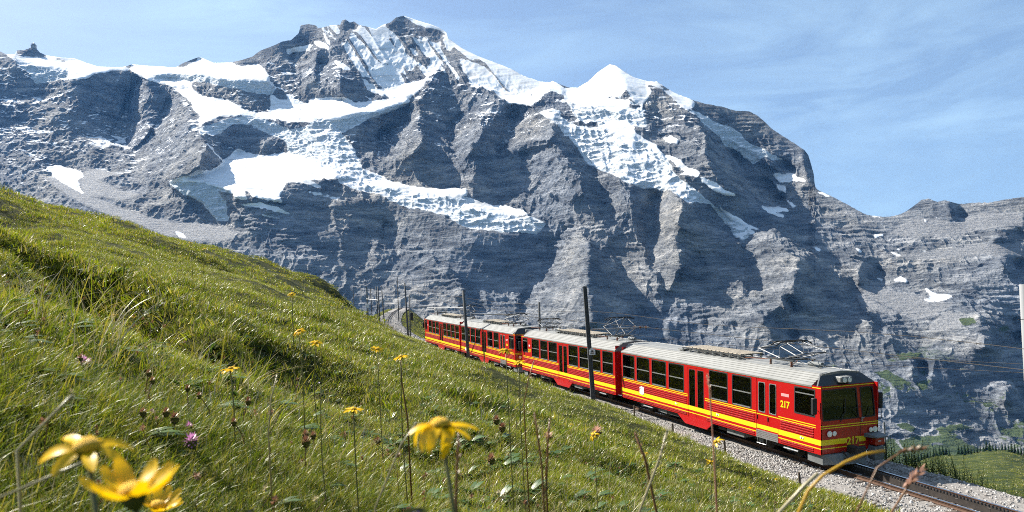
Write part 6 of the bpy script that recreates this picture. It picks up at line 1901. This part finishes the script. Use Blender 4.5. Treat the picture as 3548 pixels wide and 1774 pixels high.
stalk('grass_stalk', 'pale stalk with buds behind the tall yellow flowers', ((960, 1300, 0), (940, 1380, 0), (930, 1500, 0)), 2.4, .0018, M_STRAW, (14, .05, .008, M_STRAW))
stalk('grass_stalk', 'pale blade crossing left of the big side-on flower', ((340, 1580, 0), (200, 1640, 0), (-40, 1740, 0)), .8, .0016, M_STRAW)

# small dry heads and flecks all through the meadow
def fleck_mesh(rg, mat, h):
    b = MB(); b.tube([(0, 0, 0), (.01, 0, h * .6), (rg.uniform(-.03, .03), 0, h)], .0011, 4, mi=1)
    for k in range(12):
        th, ph = math.acos(1 - 1.8 * (k + .5) / 12), k * 2.4; d = Vector((math.sin(th) * math.cos(ph), math.sin(th) * math.sin(ph), 1.2 * math.cos(th))) * .010
        s = d.cross(Vector((0, 0, 1))).normalized() * .0035; c = Vector((0, 0, h))
        b.add([tuple(c), tuple(c + d * .6 + s), tuple(c + d), tuple(c + d * .6 - s)], [(0, 1, 2, 3)])
    return b.mesh('fleck', [mat, M_BROWN])
rk = np.random.default_rng(31)
flecks = [fleck_mesh(rk, m_, h) for m_ in (M_CLOV, M_CLOV, M_BROWN, M_STRAW) for h in (.10, .17)]
x_, y_ = meadow_points(rk, 1500, 1.2, 16, power=1.0)
fk = scatter('dry_seed_heads', flecks, np.stack([x_, y_, hzf(x_, y_)], -1), np.stack([rk.uniform(-.3, .3, len(x_)), rk.uniform(-.3, .3, len(x_)), rk.uniform(0, 6.28, len(x_))], -1), rk.uniform(.6, 1.3, len(x_)), rk.integers(0, len(flecks), len(x_)))
tag(fk, 'small brown and straw seed heads strewn through the grass', 'seed heads', kind='stuff')

# weeds and blossom on the bank beyond the rails
def weed_mesh(rg, h, n, mat_leaf, tipmat=None):
    b = MB(); b.tube([(0, 0, 0), (.02, .01, h * .5), (rg.uniform(-.05, .05), 0, h)], .008, 4, taper=.5)
    for k in range(n):
        z = h * (.15 + .85 * k / n); a = k * 2.4; L = .13 * (1.15 - k / n); c, s = math.cos(a), math.sin(a)
        b.add([(0, 0, z), (c * L * .5 - s * .018, s * L * .5 + c * .018, z + L * .35), (c * L, s * L, z + L * .45), (c * L * .5 + s * .018, s * L * .5 - c * .018, z + L * .35)], [(0, 1, 2, 3)], 1 if tipmat and k > n * .72 else 0)
    return b.mesh('weed', [mat_leaf] + ([tipmat] if tipmat else []))
rw = np.random.default_rng(3)
M_WEED = leaf_mat('weed_leaf', (.02, .045, .010), (.06, .085, .018), .3, .03, .8)
weeds = [weed_mesh(rw, 1.0, 26, M_WEED) for _ in range(4)] + [weed_mesh(rw, .6, 22, M_WEED, M_PETAL) for _ in range(2)] + [weed_mesh(rw, .7, 22, M_WEED, M_PINKF)]
x1, y1 = bank_points(rw, 520, 22.5, 33, 3.0, 6.0); x2, y2 = bank_points(rw, 420, 6, 23, 3.2, 6.5); x3, y3 = bank_points(rw, 500, 0, 16, 3.0, 6.0)
X_ = np.concatenate([x1, x2, x3]); Y_ = np.concatenate([y1, y2, y3])
I_ = np.concatenate([rw.integers(0, 4, len(x1)), rw.integers(0, 4, len(x2)), rw.choice([0, 1, 4, 4, 5, 5, 6], len(x3))])
S_ = np.concatenate([rw.uniform(.7, 1.35, len(x1)), rw.uniform(.35, .95, len(x2)), rw.uniform(.4, 1.0, len(x3))])
wd = scatter('bank_weeds', weeds, np.stack([X_, Y_, hzf(X_, Y_) - .03], -1), np.stack([rw.uniform(-.2, .2, len(X_)), rw.uniform(-.2, .2, len(X_)), rw.uniform(0, 6.28, len(X_))], -1), S_, I_)
tag(wd, 'dark weeds with yellow blossom on the bank beyond the rails', 'weeds', kind='stuff')
# ------------------------------------------------------------------ spruces at the edge of the pasture
M_BARK = simple('spruce_bark', (.06, .045, .035), .9, var=.3)
M_NEEDLE = leaf_mat('spruce_needles', (.010, .026, .010), (.030, .055, .018), .15, .02, .05)
def spruce(rg):
    V = []; F = []; h = 1.0
    for k in range(15):
        t = k / 15; z = .10 + .88 * t; r = .20 * (1 - t) ** .85 + .012
        nb = 9
        for j in range(nb):
            a = 6.283 * (j + rg.uniform(-.4, .4)) / nb + k; L = r * rg.uniform(.65, 1.2); dr = L * rg.uniform(.25, .6); w = L * rg.uniform(.35, .6)
            c, s = math.cos(a), math.sin(a); i = len(V)
            V += [(0, 0, z + .02), (c * L * .6 - s * w * .5, s * L * .6 + c * w * .5, z - dr * .5), (c * L, s * L, z - dr), (c * L * .6 + s * w * .5, s * L * .6 - c * w * .5, z - dr * .5), (c * L * .4, s * L * .4, z - dr * .9 - .03)]
            F += [(i, i + 1, i + 2), (i, i + 2, i + 3), (i + 1, i + 4, i + 3)]
    me = bpy.data.meshes.new('crown'); me.from_pydata(V, [], F); me.materials.append(M_NEEDLE); me.update()
    tr = MB().tube([(0, 0, -.05), (0, 0, .5), (0, 0, 1.0)], .016, 6, taper=.15).mesh('trunk', M_BARK)
    return me, tr
rt = np.random.default_rng(12)
KIND = [spruce(rt) for _ in range(4)]
def tree_at(px, h, row):
    i = int(np.clip(row, 0, _shelf.shape[0] - 1)); L = _shelf[i]
    xs, _ = to_px((L[:, 0], L[:, 1], L[:, 2])); k = int(np.argmin(np.abs(xs - px)))
    p = Vector(L[k]); cr, tr = KIND[rt.integers(0, 4)]
    o = thing('spruce_tree', 'dark spruce in the row along the edge of the valley pasture', 'tree', p, (0, 0, rt.uniform(0, 6.28)), 'spruces along the pasture edge')
    o.scale = (h * rt.uniform(.85, 1.25), h * rt.uniform(.85, 1.25), h)
    obj('trunk', tr, None, o); obj('crown', cr, None, o)
for px in (3120, 3135, 3150, 3158, 3170, 3176, 3184, 3190, 3197, 3203, 3209, 3216, 3222, 3229, 3236, 3242, 3250, 3257, 3263, 3270, 3278, 3286, 3292, 3326, 3332, 3338, 3346, 3356, 3362, 3368, 3380, 3386, 3393, 3410, 3418, 3426, 3434, 3441, 3450, 3456, 3463, 3470, 3479, 3488, 3494, 3500, 3507, 3516, 3525, 3531, 3538, 3546, 3556, 3568):
    tree_at(px, rt.uniform(6.0, 12.5), rt.integers(50, 57))

# ------------------------------------------------------------------ the pass and its hill behind the photographer
def build_behind():
    az = np.linspace(R(52), R(196), 90); rr = np.geomspace(120, 1500, 40)
    A, RR = np.meshgrid(az, rr)
    x, y = np.sin(A) * RR, np.cos(A) * RR
    e = np.clip((A - R(52)) / R(40), 0, 1); e = e * e * (3 - 2 * e)
    ris = np.interp(RR, [120, 200, 420, 800, 1500], [-.20, -.16, .06, .22, .26])
    z = RR * (ris * e - .25 * (1 - e)) + 16 * fbm(x / 160, y / 160, x * 0, 4) * np.clip(RR / 500, 0, 1)
    return mesh_np('opposite_hill', np.stack([x, y, z], -1).reshape(-1, 3), grid_faces(*x.shape), True)
beh = obj('opposite_hill', build_behind(), shelf.data.materials[0])
tag(beh, 'grassy hill across the pass behind the camera', 'hill', kind='structure')

# tussocks and low scrub on the pasture shelf
rq = np.random.default_rng(8)
_i = rq.integers(4, 60, 2600); _j = rq.integers(0, 128, 2600); _f = rq.uniform(0, 1, 2600)[:, None]; _g = rq.uniform(0, 1, 2600)[:, None]
_q = (_shelf[_i, _j] * (1 - _f) + _shelf[_i, _j + 1] * _f) * (1 - _g) + (_shelf[_i + 1, _j] * (1 - _f) + _shelf[_i + 1, _j + 1] * _f) * _g
scrub = scatter('pasture_scrub', PRO[12:18], _q - np.array([0, 0, .1]), np.stack([0 * _f[:, 0], 0 * _f[:, 0], rq.uniform(0, 6.28, 2600)], -1), np.stack([rq.uniform(3, 9, 2600)] * 2 + [rq.uniform(3, 8, 2600)], -1), rq.integers(0, 6, 2600))
tag(scrub, 'tussocks and low scrub strewn over the valley pasture', 'scrub', kind='stuff')

# ------------------------------------------------------------------ observatory on the left skyline
M_OBS = simple('observatory_stone', (.32, .31, .30), .7, var=.2)
M_DOME = simple('observatory_dome', (.6, .6, .6), .35, metal=.6)
def observatory():
    me = mountain.data; nv = len(me.vertices); co = np.empty(nv * 3, np.float32); me.vertices.foreach_get('co', co); co = co.reshape(-1, 3)
    q = np.stack(to_px((co[:, 0], np.maximum(co[:, 1], 1), co[:, 2])), -1)
    k = np.argmin(np.hypot(q[:, 0] - 117, q[:, 1] - 164)); p = Vector(co[k].tolist())
    o = thing('observatory', 'tiny observatory building on the rocky skyline at far left', 'building', p - Vector((0, 0, 12)))
    MB().bbox(-14, 14, -9, 9, 0, 26, 1.0).bbox(-9, 9, -8, 8, 26, 34, .8).build('wall', M_OBS, o)
    b = MB()
    for z in (20, 24.2): b.box(-14.2, 14.2, -9.2, 9.2, z, z + 1.2)
    b.build('window_band', M_UNDER, o)
    d = dome(5.5, 6.0, M_DOME, 'dome'); obj('dome', d, None, o, (2, 0, 34))
observatory()

# ------------------------------------------------------------------ passenger at a window of the leading car
M_COAT = simple('red_jacket', (.50, .02, .05), .8, var=.2)
M_SKIN = simple('skin', (.50, .30, .22), .6)
M_HAIR = simple('hair_dark', (.03, .02, .015), .7)
def passenger():
    J = [((0, 0, 0), .13), ((0, 0, .22), .13), ((0, 0, .42), .14), ((0, 0, .50), .07), ((0, 0, .56), .055), ((0, 0, .66), .085), ((0, 0, .74), .075),
         ((0, -.18, .44), .06), ((-.06, -.24, .22), .05), ((-.26, -.2, .14), .04), ((-.34, -.17, .15), .035),
         ((0, .18, .44), .06), ((-.06, .24, .22), .05), ((-.26, .2, .14), .04), ((-.34, .17, .15), .035),
         ((-.05, -.09, -.02), .09), ((-.42, -.1, .02), .075), ((-.44, -.1, -.36), .05), ((-.54, -.1, -.42), .04),
         ((-.05, .09, -.02), .09), ((-.42, .1, .02), .075), ((-.44, .1, -.36), .05), ((-.54, .1, -.42), .04)]
    E = [(0, 1), (1, 2), (2, 3), (3, 4), (4, 5), (5, 6), (2, 7), (7, 8), (8, 9), (9, 10), (2, 11), (11, 12), (12, 13), (13, 14), (0, 15), (15, 16), (16, 17), (17, 18), (0, 19), (19, 20), (20, 21), (21, 22)]
    me = bpy.data.meshes.new('person'); me.from_pydata([j[0] for j in J], E, [])
    o = bpy.data.objects.new('person', me); C.objects.link(o)
    sk = o.modifiers.new('skin', 'SKIN'); 
    for i, j in enumerate(J):
        me.skin_vertices[0].data[i].radius = (j[1], j[1]); me.skin_vertices[0].data[i].use_root = (i == 0)
    ss = o.modifiers.new('sub', 'SUBSURF'); ss.levels = 1; ss.render_levels = 1
    dg = bpy.context.evaluated_depsgraph_get(); m2 = bpy.data.meshes.new_from_object(o.evaluated_get(dg)); m2.name = 'person'
    bpy.data.objects.remove(o)
    m2.materials.clear(); m2.materials.append(M_COAT); m2.materials.append(M_SKIN); m2.materials.append(M_UNDER)
    for p in m2.polygons:
        z = p.center.z; x = p.center.x; p.use_smooth = True
        p.material_index = 1 if z > .53 or (x < -.29 and z > .08) else (2 if z < .06 else 0)
    o = obj('person', m2)
    tag(o, 'seated passenger in a red jacket behind a window of the leading car', 'person')
    h = obj('hair', dome(.095, .11, M_HAIR, 'hair'), None, o, (.02, 0, .66))
    o.matrix_world = car1.matrix_world @ Matrix.Translation((-6.62, -.80, 1.32)) @ Matrix.Rotation(math.pi, 4, 'Z')
passenger()
# ------------------------------------------------------------------ the air
def build_haze():
    m, n, l = new_mat('haze_air')
    out = n.new('ShaderNodeOutputMaterial')
    pv = n.new('ShaderNodeVolumePrincipled')
    pv.inputs['Color'].default_value = (.14, .42, 1.0, 1)
    pv.inputs['Density'].default_value = 1.7e-5
    pv.inputs['Anisotropy'].default_value = 0.1
    pv.inputs['Density Attribute'].default_value = ''
    m.cycles.homogeneous_volume = True
    l.new(pv.outputs['Volume'], out.inputs['Volume'])
    x0, x1, y0, y1, z0, z1 = -17000, 17000, -17000, 21000, -900, 2500
    v = [(x, y, z) for x in (x0, x1) for y in (y0, y1) for z in (z0, z1)]
    f = [(0, 1, 3, 2), (4, 6, 7, 5), (0, 4, 5, 1), (2, 3, 7, 6), (0, 2, 6, 4), (1, 5, 7, 3)]
    me = mesh_np('haze', v, f, False)
    o = obj('haze', me, m)
    tag(o, 'pale blue haze lying in the air before the mountain', 'haze', kind='stuff')
    return o
haze = build_haze()
